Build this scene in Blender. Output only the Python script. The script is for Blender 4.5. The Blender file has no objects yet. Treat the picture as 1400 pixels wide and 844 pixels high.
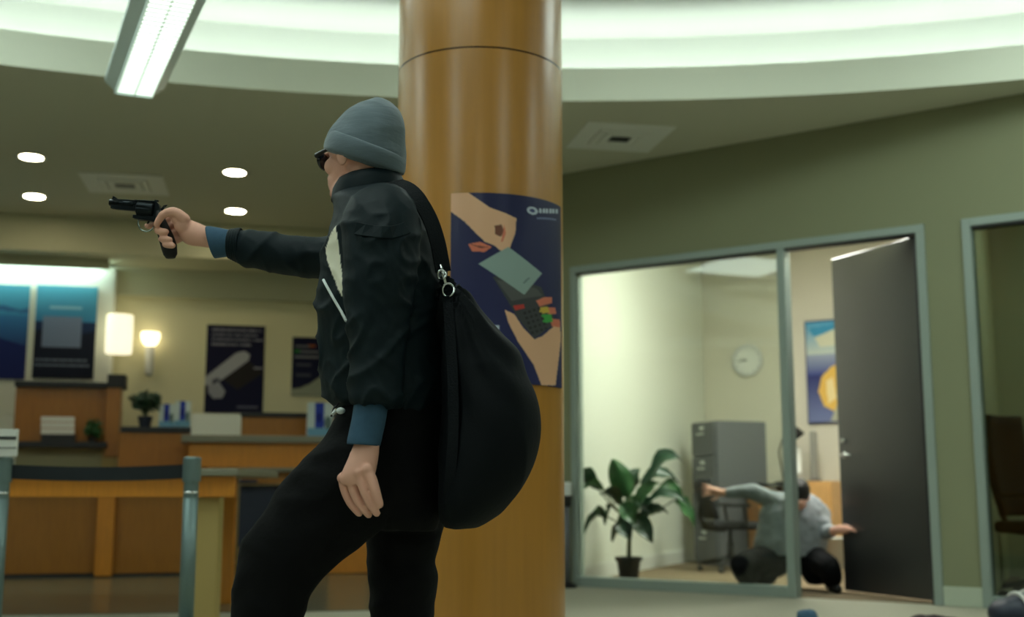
import bpy, bmesh, math, random
import numpy as np
from mathutils import Vector, Matrix, noise
random.seed(7)
SC = bpy.context.scene
COL = SC.collection
# ---------------------------------------------------------------- camera
CAM_H, PITCH, FPX = 0.75, math.radians(8.65), 1629.0
cd = bpy.data.cameras.new('camera'); cam = bpy.data.objects.new('camera', cd); COL.objects.link(cam)
cam.location = (0, 0, CAM_H); cam.rotation_euler = (math.pi/2 + PITCH, 0, 0)
cd.sensor_width = 36.0; cd.lens = 36.0*FPX/1400.0; cd.clip_start = 0.05; cd.clip_end = 100
cd.dof.use_dof = True; cd.dof.focus_distance = 2.95; cd.dof.aperture_fstop = 2.6
SC.camera = cam
# ---------------------------------------------------------------- world, exposure
w = bpy.data.worlds.new('world'); SC.world = w; w.use_nodes = True
w.node_tree.nodes['Background'].inputs[0].default_value = (0.02, 0.025, 0.022, 1)
w.node_tree.nodes['Background'].inputs[1].default_value = 0.3
vs = SC.view_settings
vs.view_transform = 'Standard'; vs.look = 'None'; vs.gamma = 1; vs.use_curve_mapping = False
vs.exposure = 0.0
SC.cycles.max_bounces = 6; SC.cycles.diffuse_bounces = 4; SC.cycles.glossy_bounces = 3
SC.cycles.transparent_max_bounces = 8; SC.cycles.sample_clamp_indirect = 4.0
# strengths of the lamps of the place and of the added fill lamps (W/m2-like emission values)
COVE, TROFFER, DOWN, OFFICE, OFFICE2, WASH, SQUARE = 8.5, 2.4, 60.0, 80.0, 30.0, 16.0, 6.8

# ---------------------------------------------------------------- helpers
def ray(px, py):
    dx = px-700; dy = 422-py
    return Vector((dx, FPX*math.cos(PITCH)-dy*math.sin(PITCH), FPX*math.sin(PITCH)+dy*math.cos(PITCH)))
CAMP = Vector((0, 0, CAM_H))
def at(px, py, Y):
    d = ray(px, py); return CAMP + d*(Y/d.y)
def atz(px, py, z):
    d = ray(px, py); return CAMP + d*((z-CAM_H)/d.z)
def lin(c):
    return tuple(((x/255)/12.92 if x/255 <= 0.04045 else ((x/255+0.055)/1.055)**2.4) for x in c)
def mat(name, rgb, rough=0.6, metal=0.0, emis=None, estr=0.0, coat=0.0, noise_amt=0.0, scale=20.0, stretch=(1, 1, 1),
        bump=0.0, spec=0.5, sheen=0.0, attr=None, trans=0.0):
    m = bpy.data.materials.new(name); m.use_nodes = True; nt = m.node_tree; b = nt.nodes['Principled BSDF']
    c = lin(rgb) + (1,)
    b.inputs['Base Color'].default_value = c; b.inputs['Roughness'].default_value = rough
    b.inputs['Metallic'].default_value = metal; b.inputs['Coat Weight'].default_value = coat
    b.inputs['Coat Roughness'].default_value = 0.12
    b.inputs['Specular IOR Level'].default_value = spec; b.inputs['Sheen Weight'].default_value = sheen
    b.inputs['Transmission Weight'].default_value = trans
    if emis is not None:
        b.inputs['Emission Color'].default_value = lin(emis) + (1,); b.inputs['Emission Strength'].default_value = estr
    if attr:
        a = nt.nodes.new('ShaderNodeAttribute'); a.attribute_name = attr
        nt.links.new(a.outputs['Color'], b.inputs['Base Color'])
    if noise_amt or bump:
        tc = nt.nodes.new('ShaderNodeTexCoord'); mp = nt.nodes.new('ShaderNodeMapping'); mp.inputs['Scale'].default_value = stretch
        nz = nt.nodes.new('ShaderNodeTexNoise'); nz.inputs['Scale'].default_value = scale; nz.inputs['Detail'].default_value = 5
        nt.links.new(tc.outputs['Object'], mp.inputs[0]); nt.links.new(mp.outputs[0], nz.inputs[0])
        if noise_amt and not attr:
            r = nt.nodes.new('ShaderNodeMix'); r.data_type = 'RGBA'
            r.inputs[6].default_value = tuple(x*(1-noise_amt) for x in c[:3]) + (1,)
            r.inputs[7].default_value = tuple(min(1, x*(1+noise_amt)) for x in c[:3]) + (1,)
            nt.links.new(nz.outputs[0], r.inputs[0]); nt.links.new(r.outputs[2], b.inputs['Base Color'])
        if bump:
            bp = nt.nodes.new('ShaderNodeBump'); bp.inputs['Strength'].default_value = bump; bp.inputs['Distance'].default_value = 0.01
            nt.links.new(nz.outputs[0], bp.inputs['Height']); nt.links.new(bp.outputs[0], b.inputs['Normal'])
    return m
def glass_mat(name, tint, refl=1.45):
    m = bpy.data.materials.new(name); m.use_nodes = True; nt = m.node_tree; nt.nodes.remove(nt.nodes['Principled BSDF'])
    out = [n for n in nt.nodes if n.type == 'OUTPUT_MATERIAL'][0]
    tr = nt.nodes.new('ShaderNodeBsdfTransparent'); tr.inputs[0].default_value = lin(tint)+(1,)
    gl = nt.nodes.new('ShaderNodeBsdfGlossy'); gl.inputs['Roughness'].default_value = 0.02
    fr = nt.nodes.new('ShaderNodeFresnel'); fr.inputs[0].default_value = refl
    mx = nt.nodes.new('ShaderNodeMixShader')
    nt.links.new(fr.outputs[0], mx.inputs[0]); nt.links.new(tr.outputs[0], mx.inputs[1]); nt.links.new(gl.outputs[0], mx.inputs[2])
    nt.links.new(mx.outputs[0], out.inputs[0]); return m

def wl(o):
    p = Vector((0, 0, 0))
    while o is not None: p = p + o.location; o = o.parent
    return p
def tag(o, label=None, cat=None, group=None, kind=None):
    if label: o['label'] = label
    if cat: o['category'] = cat
    if group: o['group'] = group
    if kind: o['kind'] = kind
    return o
def link(name, me, m, parent=None, smooth=False, base=True):
    """me has world coordinates; gets its own origin, then a parent"""
    n = len(me.vertices); co = np.empty(n*3); me.vertices.foreach_get('co', co); co = co.reshape(-1, 3)
    lo, hi = co.min(0), co.max(0)
    org = np.array([(lo[0]+hi[0])/2, (lo[1]+hi[1])/2, lo[2] if base else (lo[2]+hi[2])/2])
    me.vertices.foreach_set('co', (co-org).ravel()); me.update()
    for mm in (m if isinstance(m, (list, tuple)) else [m]): me.materials.append(mm)
    if smooth: me.polygons.foreach_set('use_smooth', [True]*len(me.polygons))
    o = bpy.data.objects.new(name, me); COL.objects.link(o)
    o.location = Vector(org)
    if parent is not None: o.location = Vector(org) - wl(parent); o.parent = parent
    return o
def empty(name, loc, label=None, cat=None, group=None, kind=None, parent=None):
    o = bpy.data.objects.new(name, None); COL.objects.link(o); o.empty_display_size = 0.1
    o.location = Vector(loc)
    if parent is not None: o.location = Vector(loc) - wl(parent); o.parent = parent
    return tag(o, label, cat, group, kind)
class MB:
    def __init__(s): s.v = []; s.f = []
    def add(s, vs_, fs_):
        k = len(s.v); s.v += [tuple(v) for v in vs_]; s.f += [tuple(i+k for i in f) for f in fs_]; return s
    def box(s, c, size, rz=0.0, R=None):
        c = Vector(c); hx, hy, hz = size[0]/2, size[1]/2, size[2]/2
        M = R if R is not None else Matrix.Rotation(rz, 3, 'Z')
        vs_ = [c + M @ Vector((x*hx, y*hy, z*hz)) for x in (-1, 1) for y in (-1, 1) for z in (-1, 1)]
        return s.add(vs_, [(0, 1, 3, 2), (4, 6, 7, 5), (0, 4, 5, 1), (2, 3, 7, 6), (0, 2, 6, 4), (1, 5, 7, 3)])
    def prism(s, poly, e, n, d0, d1, org=(0, 0, 0)):
        """poly: list of (u, z); u along e, extruded along n from d0 to d1"""
        org = Vector(org); e = Vector(e); n = Vector(n); k = len(poly)
        vs_ = [org+e*u+Vector((0, 0, z))+n*d0 for u, z in poly] + [org+e*u+Vector((0, 0, z))+n*d1 for u, z in poly]
        return s.add(vs_, [tuple(range(k)), tuple(range(2*k-1, k-1, -1))] + [(i, k+i, k+(i+1) % k, (i+1) % k) for i in range(k)])
    def loft(s, rings, cap=True, closed=True):
        k = len(rings[0]); vs_ = [p for r in rings for p in r]; fs_ = []
        for i in range(len(rings)-1):
            for j in range(k if closed else k-1):
                a = i*k+j; b = i*k+(j+1) % k; fs_.append((a, b, b+k, a+k))
        if cap: fs_.append(tuple(range(k-1, -1, -1))); fs_.append(tuple(range((len(rings)-1)*k, len(rings)*k)))
        return s.add(vs_, fs_)
    def tube(s, pts, rad, k=10, cap=True):
        pts = [Vector(p) for p in pts]; n = len(pts)
        if not isinstance(rad, (list, tuple)): rad = [rad]*n
        rings = []; prev = None
        for i, p in enumerate(pts):
            t = (pts[min(i+1, n-1)]-pts[max(i-1, 0)]).normalized()
            if prev is None: a = t.orthogonal().normalized()
            else: a = (prev - t*prev.dot(t)).normalized()
            prev = a; b = t.cross(a)
            rings.append([p + (a*math.cos(q)+b*math.sin(q))*rad[i] for q in [2*math.pi*j/k for j in range(k)]])
        return s.loft(rings, cap)
    def lathe(s, c, prof, k=24, cap=True):
        c = Vector(c)
        return s.loft([[c+Vector((r*math.cos(2*math.pi*j/k), r*math.sin(2*math.pi*j/k), z)) for j in range(k)] for r, z in prof], cap)
    def ball(s, c, r, seg=14, rings=10, R=None):
        c = Vector(c); r = Vector(r) if isinstance(r, (tuple, list, Vector)) else Vector((r, r, r)); M = R if R is not None else Matrix.Identity(3)
        rr = []
        for i in range(rings+1):
            th = math.pi*min(max(i/rings, 0.02), 0.98)
            rr.append([c + M @ Vector((r.x*math.sin(th)*math.cos(2*math.pi*j/seg), r.y*math.sin(th)*math.sin(2*math.pi*j/seg), -r.z*math.cos(th))) for j in range(seg)])
        return s.loft(rr)
    def mesh(s, name='m'):
        me = bpy.data.meshes.new(name); me.from_pydata(s.v, [], s.f)
        bm = bmesh.new(); bm.from_mesh(me); bmesh.ops.recalc_face_normals(bm, faces=bm.faces); bm.to_mesh(me); bm.free(); return me
    def build(s, name, m, parent=None, smooth=False, bevel=0.0, base=True, seg=1):
        me = s.mesh(name)
        if bevel:
            bm = bmesh.new(); bm.from_mesh(me)
            ed = [e for e in bm.edges if len(e.link_faces) == 2 and e.calc_face_angle(0) > 0.6]
            bmesh.ops.bevel(bm, geom=ed, offset=bevel, segments=seg, affect='EDGES', profile=0.5, clamp_overlap=True); bm.to_mesh(me); bm.free()
        return link(name, me, m, parent, smooth, base)
def cr(rows, n):
    """Catmull-Rom through rows (numpy), n samples per span"""
    r = np.array(rows, float); out = []
    for i in range(len(r)-1):
        p0 = r[max(i-1, 0)]; p1 = r[i]; p2 = r[i+1]; p3 = r[min(i+2, len(r)-1)]
        for j in range(n):
            t = j/n; out.append(0.5*((2*p1)+(-p0+p2)*t+(2*p0-5*p1+4*p2-p3)*t*t+(-p0+3*p1-3*p2+p3)*t**3))
    out.append(r[-1]); return out
def chain(mb, pts, rad, k=12, n=3):
    """tapered tube with rounded ends through the points"""
    rows = cr([list(p)+[r] for p, r in zip(pts, rad)], n)
    P = [Vector(x[:3]) for x in rows]; R = [x[3] for x in rows]
    d0 = (P[0]-P[1]).normalized(); d1 = (P[-1]-P[-2]).normalized()
    r0, r1 = R[0], R[-1]
    P = [P[0]+d0*r0*.95, P[0]+d0*r0*.6] + P + [P[-1]+d1*r1*.6, P[-1]+d1*r1*.95]
    R = [r0*.3, r0*.8] + R + [r1*.8, r1*.3]
    mb.tube(P, R, k)
def rows_loft(mb, rows, k=28, n=4, world=False, sq=1.0, caps=True):
    """rows: two opposite silhouette points, centre depth Y and half depth.  rows in pixels of the reference frame are turned into metres here."""
    pts = []
    for r in rows:
        if world: a = Vector(r[0]); b = Vector(r[1]); h = r[2]; yc = (a.y+b.y)/2
        else: a = at(r[0], r[1], r[4]); b = at(r[2], r[3], r[4]); h = r[5]
        pts.append([*a, *b, h])
    rings = []
    for q in cr(pts, n):
        a = Vector(q[0:3]); b = Vector(q[3:6]); c = (a+b)/2; u = (b-a)/2; v = Vector((0, 1, 0))*q[6]
        ring = []
        for j in range(k):
            t = 2*math.pi*j/k; cx, sx = math.cos(t), math.sin(t)
            ring.append(c + u*(abs(cx)**sq*math.copysign(1, cx)) + v*(abs(sx)**sq*math.copysign(1, sx)))
        rings.append(ring)
    mb.loft(rings, caps); return mb
def fuse(mb, voxel, smooth=4, fold=None, subdiv=False):
    """one continuous surface out of overlapping lofts"""
    me = mb.mesh('tmp'); o = bpy.data.objects.new('tmp', me); COL.objects.link(o)
    m = o.modifiers.new('r', 'REMESH'); m.mode = 'VOXEL'; m.voxel_size = voxel
    if smooth:
        s = o.modifiers.new('s', 'SMOOTH'); s.iterations = smooth; s.factor = 0.5
    dg = bpy.context.evaluated_depsgraph_get(); ev = o.evaluated_get(dg)
    out = bpy.data.meshes.new_from_object(ev); bpy.data.objects.remove(o); bpy.data.meshes.remove(me)
    out.materials.clear()
    if fold is not None:
        n = len(out.vertices); co = np.empty(n*3); out.vertices.foreach_get('co', co); co = co.reshape(-1, 3)
        nr = np.empty(n*3); out.vertex_normals.foreach_get('vector', nr); nr = nr.reshape(-1, 3)
        d = np.array([fold(Vector(p)) for p in co]); co = co + nr*d[:, None]
        out.vertices.foreach_set('co', co.ravel()); out.update()
    return out
def attr_col(me, cols, name='paint'):
    a = me.color_attributes.new(name, 'FLOAT_COLOR', 'POINT')
    c = np.ones((len(me.vertices), 4), 'f'); c[:, :3] = cols; a.data.foreach_set('color', c.ravel())
def inpoly(X, Y, poly):
    c = np.zeros(X.shape, bool); n = len(poly); j = n-1
    for i in range(n):
        xi, yi = poly[i]; xj, yj = poly[j]
        if yi != yj: c ^= ((yi > Y) != (yj > Y)) & (X < (xj-xi)*(Y-yi)/(yj-yi)+xi)
        j = i
    return c
class Print:
    """flat print: colours of a printed sheet on a fine grid (u to the right, v down, in print units)"""
    def __init__(s, x0, y0, x1, y1, nx, ny, bg):
        s.x = np.linspace(x0, x1, nx); s.y = np.linspace(y0, y1, ny); s.X, s.Y = np.meshgrid(s.x, s.y); s.nx, s.ny = nx, ny
        s.c = np.zeros((ny, nx, 3)); s.c[:] = lin(bg)
    def poly(s, p, col): s.c[inpoly(s.X, s.Y, p)] = lin(col)
    def rect(s, x0, y0, x1, y1, col): s.c[(s.X >= x0) & (s.X <= x1) & (s.Y >= y0) & (s.Y <= y1)] = lin(col)
    def disc(s, x, y, rx, ry, col): s.c[((s.X-x)/rx)**2+((s.Y-y)/ry)**2 <= 1] = lin(col)
    def grad(s, y0, y1, c0, c1, mask=None):
        t = np.clip((s.Y-y0)/(y1-y0), 0, 1)[..., None]; g = np.array(lin(c0))*(1-t)+np.array(lin(c1))*t
        k = (s.Y >= y0) & (s.Y <= y1)
        if mask is not None: k &= mask
        s.c[k] = g[k]
    def build(s, name, fn, m, parent):
        """fn(x, y) -> world point"""
        vs_ = [fn(x, y) for y in s.y for x in s.x]
        fs_ = [(j*s.nx+i, j*s.nx+i+1, (j+1)*s.nx+i+1, (j+1)*s.nx+i) for j in range(s.ny-1) for i in range(s.nx-1)]
        me = bpy.data.meshes.new(name); me.from_pydata(vs_, [], fs_); attr_col(me, s.c.reshape(-1, 3))
        return link(name, me, m, parent, True)
def copy_thing(o, parent=None):
    c = o.copy(); COL.objects.link(c); c.parent = parent
    for ch in list(o.children): copy_thing(ch, c)
    return c
def wood(name, rgb, coat=0.3, rough=0.4, amt=0.22, stretch=(6, 6, 0.6), scale=9):
    return mat(name, rgb, rough, coat=coat, noise_amt=amt, scale=scale, stretch=stretch)

M = dict(
    ceil=mat('ceiling_paint', (210, 210, 190), 0.9), fascia=mat('fascia_paint', (228, 232, 214), 0.9), dome=mat('dome_paint', (212, 216, 212), 0.9),
    wallr=mat('olive_wall_paint', (138, 141, 110), 0.85, noise_amt=.03, scale=3), walll=mat('cream_wall_paint', (218, 214, 178), 0.85, noise_amt=.03, scale=3),
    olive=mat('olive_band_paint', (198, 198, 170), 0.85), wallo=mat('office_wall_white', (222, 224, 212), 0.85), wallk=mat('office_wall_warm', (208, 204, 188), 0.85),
    base=mat('baseboard_paint', (190, 200, 180), 0.5), carpet=mat('carpet', (168, 165, 146), 0.95, noise_amt=.25, scale=60, bump=.3),
    tile=mat('polished_floor', (104, 106, 88), 0.22, noise_amt=.12, scale=4), plain=mat('plain_wall', (150, 148, 124), 0.9),
    alu=mat('green_grey_aluminium', (150, 164, 156), 0.45, metal=.15), steel=mat('brushed_steel', (112, 132, 132), 0.5, metal=.6),
    chrome=mat('chrome', (210, 214, 214), 0.15, metal=1), black=mat('black_plastic', (18, 19, 20), 0.45), navy=mat('navy_laminate', (22, 32, 52), 0.5),
    dark=mat('dark_trim', (26, 28, 32), 0.5), white=mat('white_plastic', (222, 224, 218), 0.5),
    wood=wood('maple_veneer', (206, 132, 36)), woodd=wood('dark_maple_veneer', (160, 104, 28)), colw=wood('column_veneer', (188, 130, 48), coat=.6, rough=.36, amt=.14, stretch=(7, 7, .5), scale=5),
    grey=mat('grey_laminate', (128, 126, 108), 0.4), greyp=mat('grey_metal_paint', (94, 96, 100), 0.45), beige=mat('beige_laminate', (170, 148, 88), 0.6),
    belt=mat('belt_webbing', (22, 30, 36), 0.8, bump=.2, scale=300), print=mat('print', (255, 255, 255), 0.6, attr='paint', spec=.2), pale=mat('pale_board', (200, 206, 196), .7), beigeg=mat('beige_grey_panel', (158, 150, 112), .6),
    printc=mat('print_gloss', (255, 255, 255), 0.5, attr='paint', coat=.08),
    glass=glass_mat('glass', (243, 248, 243)), glassd=glass_mat('glass_dark', (198, 205, 198), 1.5),
    em_cove=mat('cove_tube', (230, 245, 235), 0.5, emis=(244, 255, 250), estr=COVE), em_trof=mat('lamp_tube', (240, 245, 240), .5, emis=(232, 255, 240), estr=TROFFER),
    em_down=mat('downlight_lens', (255, 250, 230), .5, emis=(255, 240, 200), estr=DOWN), em_off=mat('office_lamp', (255, 250, 235), .5, emis=(250, 252, 240), estr=OFFICE),
    em_off2=mat('dim_lamp', (200, 220, 210), .5, emis=(220, 240, 225), estr=OFFICE2), em_wash=mat('wash_lamp', (220, 245, 240), .5, emis=(215, 245, 242), estr=WASH), em_sq=mat('panel_lamp', (250, 255, 250), .5, emis=(236, 255, 246), estr=SQUARE),
    em_shade=mat('lit_shade', (255, 246, 215), .5, emis=(255, 244, 208), estr=1.15), em_sconce=mat('sconce_glow', (255, 240, 205), .5, emis=(255, 240, 200), estr=2.6),
    leaf=mat('leaf_green', (44, 92, 48), 0.4, noise_amt=.3, scale=12), leafd=mat('leaf_dark', (26, 62, 40), 0.4, noise_amt=.3, scale=12),
    stem=mat('stem_green', (70, 80, 45), 0.6), soil=mat('soil', (40, 30, 22), 1), door=mat('door_laminate', (44, 44, 45), 0.33, spec=1.0, noise_amt=.05, scale=3),
    skin=mat('skin', (236, 178, 156), 0.62, noise_amt=.08, scale=30, bump=.05), jacket=mat('jacket_nylon', (28, 32, 34), 0.64, attr='paint', bump=.05, scale=90, spec=.22),
    denim=mat('blue_cuff_cloth', (54, 88, 114), 0.85, noise_amt=.15, scale=60, bump=.15), pants=mat('black_trouser_cloth', (9, 10, 12), 0.9, bump=.15, scale=60, spec=.2),
    knit=mat('knit_grey', (100, 115, 124), 0.95, noise_amt=.2, scale=16, stretch=(1, 1, 4), bump=.25, sheen=.3), bag=mat('bag_canvas', (5, 12, 17), 0.75, bump=.10, scale=80, spec=.2),
    gun=mat('gun_steel', (26, 32, 36), 0.3, metal=.8), grip=mat('grip_rubber', (12, 14, 15), 0.6), cream=mat('cream_cloth', (205, 200, 172), .7),
    hair=mat('dark_hair', (24, 20, 18), .6, bump=.3, scale=60), shirt=mat('grey_shirt', (140, 145, 150), .8, noise_amt=.12, scale=25),
    clockrim=mat('clock_rim', (196, 198, 196), .4), pframe=mat('picture_frame', (40, 48, 92), .4), greyp2=mat('drawer_paint', (84, 86, 90), .4),
    greyl=mat('light_grey_plastic', (140, 140, 132), .5), cabw=wood('light_wood', (205, 160, 100), coat=.1), maroon=mat('brown_cloth', (40, 24, 24), .9),
    carpet2=mat('office_carpet', (118, 102, 78), .95, noise_amt=.25, scale=60),
    collar=mat('jacket_nylon_plain', (11, 28, 34), .6, bump=.05, scale=60, spec=.22), lens=mat('dark_lens', (6, 9, 20), .08, coat=.5), chromed=mat('dull_steel', (150, 165, 160), .25, metal=1),
    strap=mat('strap_webbing', (9, 16, 21), .75, spec=.2, bump=.3, scale=250),
    piping=mat('reflective_piping', (225, 232, 232), .5), fabric=mat('chair_fabric', (26, 27, 30), .85, noise_amt=.2, scale=80),
)
# ---------------------------------------------------------------- structure
CEIL = 3.35
CC = Vector((0.43, -1.82, 0)); CR = 9.56                    # the round light cove
def ring_pts(r, z, n=160): return [CC + Vector((r*math.cos(2*math.pi*j/n), r*math.sin(2*math.pi*j/n), z)) for j in range(n)]
def box3(name, x0, x1, y0, y1, z0, z1, m, parent=None, bevel=0, **k):
    return MB().box(((x0+x1)/2, (y0+y1)/2, (z0+z1)/2), (x1-x0, y1-y0, z1-z0)).build(name, m, parent, bevel=bevel, **k)
tag(box3('floor', -12, 12, -13, 17, -0.1, 0, M['carpet']), kind='structure')
# ceiling: a slab with a round opening
mb = MB(); n = 160; inner = ring_pts(CR, CEIL, n); outer = []
for p in inner:
    d = p-CC; d.z = 0; d.normalize(); k = min(12.6/abs(d.x) if abs(d.x) > 1e-6 else 99, 18.9/abs(d.y) if abs(d.y) > 1e-6 else 99)
    outer.append(Vector((CC.x+d.x*k, CC.y+d.y*k, CEIL)))
up = Vector((0, 0, .03))
mb.v = inner + outer + [p+up for p in inner] + [p+up for p in outer]
for j in range(n):
    q = (j+1) % n; mb.f += [(j, q, n+q, n+j), (2*n+j, 3*n+j, 3*n+q, 2*n+q)]
tag(mb.build('ceiling', M['ceil'], base=False), kind='structure')
# cove: fascia lip, ledge, wall of the raised part, raised ceiling
mb = MB(); mb.loft([ring_pts(CR, CEIL-.005), ring_pts(CR, 3.575), ring_pts(CR+.045, 3.575), ring_pts(CR+.045, CEIL+.05), ring_pts(CR+.46, CEIL+.05), ring_pts(CR+.46, CEIL-.0)], cap=False)
tag(mb.build('trim_1', M['fascia'], base=False, smooth=False), kind='structure')
mb = MB(); mb.loft([ring_pts(CR+.43, CEIL+.05), ring_pts(CR+.43, 3.95)], cap=False)
tag(mb.build('trim_2', M['dome'], base=False), kind='structure')
mb = MB(); mb.loft([ring_pts(CR+.6, 3.95), ring_pts(CR+.6, 4.0)], cap=True)
tag(mb.build('ceiling_upper', M['dome'], base=False), kind='structure')
cove = empty('cove_light', CC+Vector((0, CR, 3.42)), 'long curved light strip hidden behind the rim of the round ceiling recess', 'light')
mb = MB(); mb.loft([ring_pts(CR+.10, 3.41), ring_pts(CR+.10, 3.45), ring_pts(CR+.17, 3.45), ring_pts(CR+.17, 3.41), ring_pts(CR+.10, 3.41)], cap=False)
mb.build('lamp_tube', M['em_cove'], cove, base=False)

# right hand wall with the glass office fronts
WA = Vector((0.517, 9.571, 0)); WD = Vector((.8242, -.5662, 0)).normalized(); WN = Vector((.5662, .8242, 0))   # WN points into the office
RZ = math.atan2(WD.y, WD.x)
def wr(s_, z, w_=0.0): return WA + WD*s_ + WN*w_ + Vector((0, 0, z))
def rbox(mb, s0, s1, z0, z1, w0, w1): return mb.box(wr((s0+s1)/2, (z0+z1)/2, (w0+w1)/2), (s1-s0, w1-w0, z1-z0), RZ)
HD = 2.55
O1, O2, O3, O4 = -.045, 2.80, 3.045, 4.5
mb = MB()
for a, b, c, d in ((-.72, O1, 0, CEIL), (O1, O2, HD, CEIL), (O2, O3, 0, CEIL), (O3, O4, HD, CEIL), (O4, 5.0, 0, CEIL)): rbox(mb, a, b, c, d, 0, .12)
tag(mb.build('wall_right', M['wallr']), kind='structure')
mb = MB(); rbox(mb, O2, O3, 0, .125, -.014, 0); tag(mb.build('baseboard_right', M['base'], bevel=.003), kind='structure')
# return wall behind the column and hidden end
e0 = wr(-.72, 0); mb = MB().box((e0.x+.03, (e0.y+12.6)/2+.03, CEIL/2), (.10, 12.6-e0.y, CEIL)); tag(mb.build('wall_return', M['walll']), kind='structure')

W1 = empty('window_1', wr(.9, 0), kind='structure')
MUL0, MUL1 = 1.733, 1.793
for nm, (a, b, c, d) in (('jamb', (O1, O1+.05, 0, HD)), ('head_rail', (O1+.05, O2, HD-.055, HD)), ('sill_rail', (O1+.05, MUL0, 0, .075)), ('mullion', (MUL0, MUL1, 0, HD-.055))):
    rbox(mb := MB(), a, b, c, d, -.02, .10); mb.build(nm, M['alu'], W1, bevel=.004)
rbox(mb := MB(), O1+.05, MUL0, .075, HD-.055, .035, .043); mb.build('pane', M['glass'], W1)
rbox(mb := MB(), O1+.05, O2-.06, HD-.066, HD-.055, -.012, .09); mb.build('gasket', M['dark'], W1)
D1 = empty('door_1', wr(2.3, 0), kind='structure')
rbox(mb := MB(), O2-.06, O2, 0, HD-.055, -.02, .10); mb.build('door_jamb', M['alu'], D1, bevel=.004)
rbox(mb := MB(), O2-.085, O2-.062, 0, HD-.07, .03, .10); mb.build('door_stop', M['dark'], D1)
# open leaf: hinged at the right jamb, swung into the office
hp = wr(O2-.09, 0, .10); fp = Vector((2.46, 8.96, 0)); dd = (fp-hp); dd.z = 0; L = dd.length; dd.normalize(); DZ = math.atan2(dd.y, dd.x)
c = hp+dd*L/2
leaf = MB().box((c.x, c.y, 1.255), (L, .045, 2.47), DZ).build('door_leaf', M['door'], D1, bevel=.004)
dn = Vector((dd.y, -dd.x, 0));
if dn.x > 0: dn = -dn
hx = hp+dd*(L-.07)
h = empty('door_handle', hx+Vector((0, 0, 1.02)), parent=D1)
mb = MB().tube([hx+dn*.02+Vector((0, 0, 1.0)), hx+dn*.032+Vector((0, 0, 1.0))], .028, 16)
mb.tube([hx+dn*.03+Vector((0, 0, 1.0)), hx+dn*.07+Vector((0, 0, 1.0)), hx+dn*.075-dd*.03+Vector((0, 0, 1.0)), hx+dn*.075-dd*.13+Vector((0, 0, 1.0))], .010, 10)
mb.build('lever', M['chrome'], h, smooth=True)
MB().tube([hx+dn*.02+Vector((0, 0, 1.11)), hx+dn*.045+Vector((0, 0, 1.11))], .018, 14).build('thumb_turn', M['chrome'], h, smooth=True)
W2 = empty('window_2', wr(3.8, 0), kind='structure')
for nm, (a, b, c_, d) in (('jamb', (O3, O3+.06, 0, HD)), ('head_rail', (O3+.06, O4, HD-.055, HD)), ('sill_rail', (O3+.06, O4, 0, .075))):
    rbox(mb := MB(), a, b, c_, d, -.02, .10); mb.build(nm, M['alu'], W2, bevel=.004)
rbox(mb := MB(), O3+.06, O4, .075, HD-.055, .035, .043); mb.build('pane', M['glassd'], W2)
rbox(mb := MB(), O3+.06, O4, HD-.068, HD-.055, -.012, .09); mb.build('gasket', M['dark'], W2)

# office behind the glass
OC = Vector((2.17, 13.45, 0)); OL0 = wr(-.16, 0, .12)
def wallseg(name, a, b, z0, z1, th, m, side=1):
    a = Vector(a); b = Vector(b); d = (b-a); d.z = 0; L = d.length; d.normalize(); nrm = Vector((-d.y, d.x, 0))*side
    c = (a+b)/2 + nrm*th/2
    return tag(MB().box((c.x, c.y, (z0+z1)/2), (L, th, z1-z0), math.atan2(d.y, d.x)).build(name, m), kind='structure')
wallseg('wall_office_left', OL0, OC, 0, CEIL, .1, M['wallo'], 1)
OR0 = wr(2.93, 0, .12); OR1 = OR0 + (OC-OL0).normalized()*4.4
# back wall parallel to the glass front
kk = ((OR0-OC).dot(WN)); OB = OC + WD*3.4
wallseg('wall_office_back', OC, OB, 0, CEIL, .1, M['wallk'], 1)
wallseg('wall_office_right', OR0, OR0+(OC-OL0).normalized()*3.9, 0, CEIL, .05, M['wallk'], -1)
wallseg('baseboard_left', OL0, OC, 0, .13, .015, M['white'], -1)
wallseg('baseboard_back', OC, OB, 0, .13, .015, M['white'], -1)
mb = MB(); q4 = (wr(O1, 0, .06), OL0, OC, OB, OR0, wr(O2, 0, .06)); mb.add([(p.x, p.y, .0) for p in q4]+[(p.x, p.y, .006) for p in q4], [tuple(range(6)), tuple(range(11, 5, -1))]+[(i, (i+1) % 6, 6+(i+1) % 6, 6+i) for i in range(6)]); tag(mb.build('floor_office', M['carpet2']), kind='structure')
mb = MB(); mb.add([OL0+Vector((0, 0, CEIL-.012)), OC+Vector((0, 0, CEIL-.012)), OB+Vector((0, 0, CEIL-.012)), OR0+Vector((0, 0, CEIL-.012)),
                   OL0+Vector((0, 0, CEIL-.002)), OC+Vector((0, 0, CEIL-.002)), OB+Vector((0, 0, CEIL-.002)), OR0+Vector((0, 0, CEIL-.002))],
                  [(0, 1, 2, 3), (7, 6, 5, 4), (0, 4, 5, 1), (1, 5, 6, 2), (2, 6, 7, 3), (3, 7, 4, 0)])
tag(mb.build('ceiling_office', M['wallo'], base=False), kind='structure')
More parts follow.
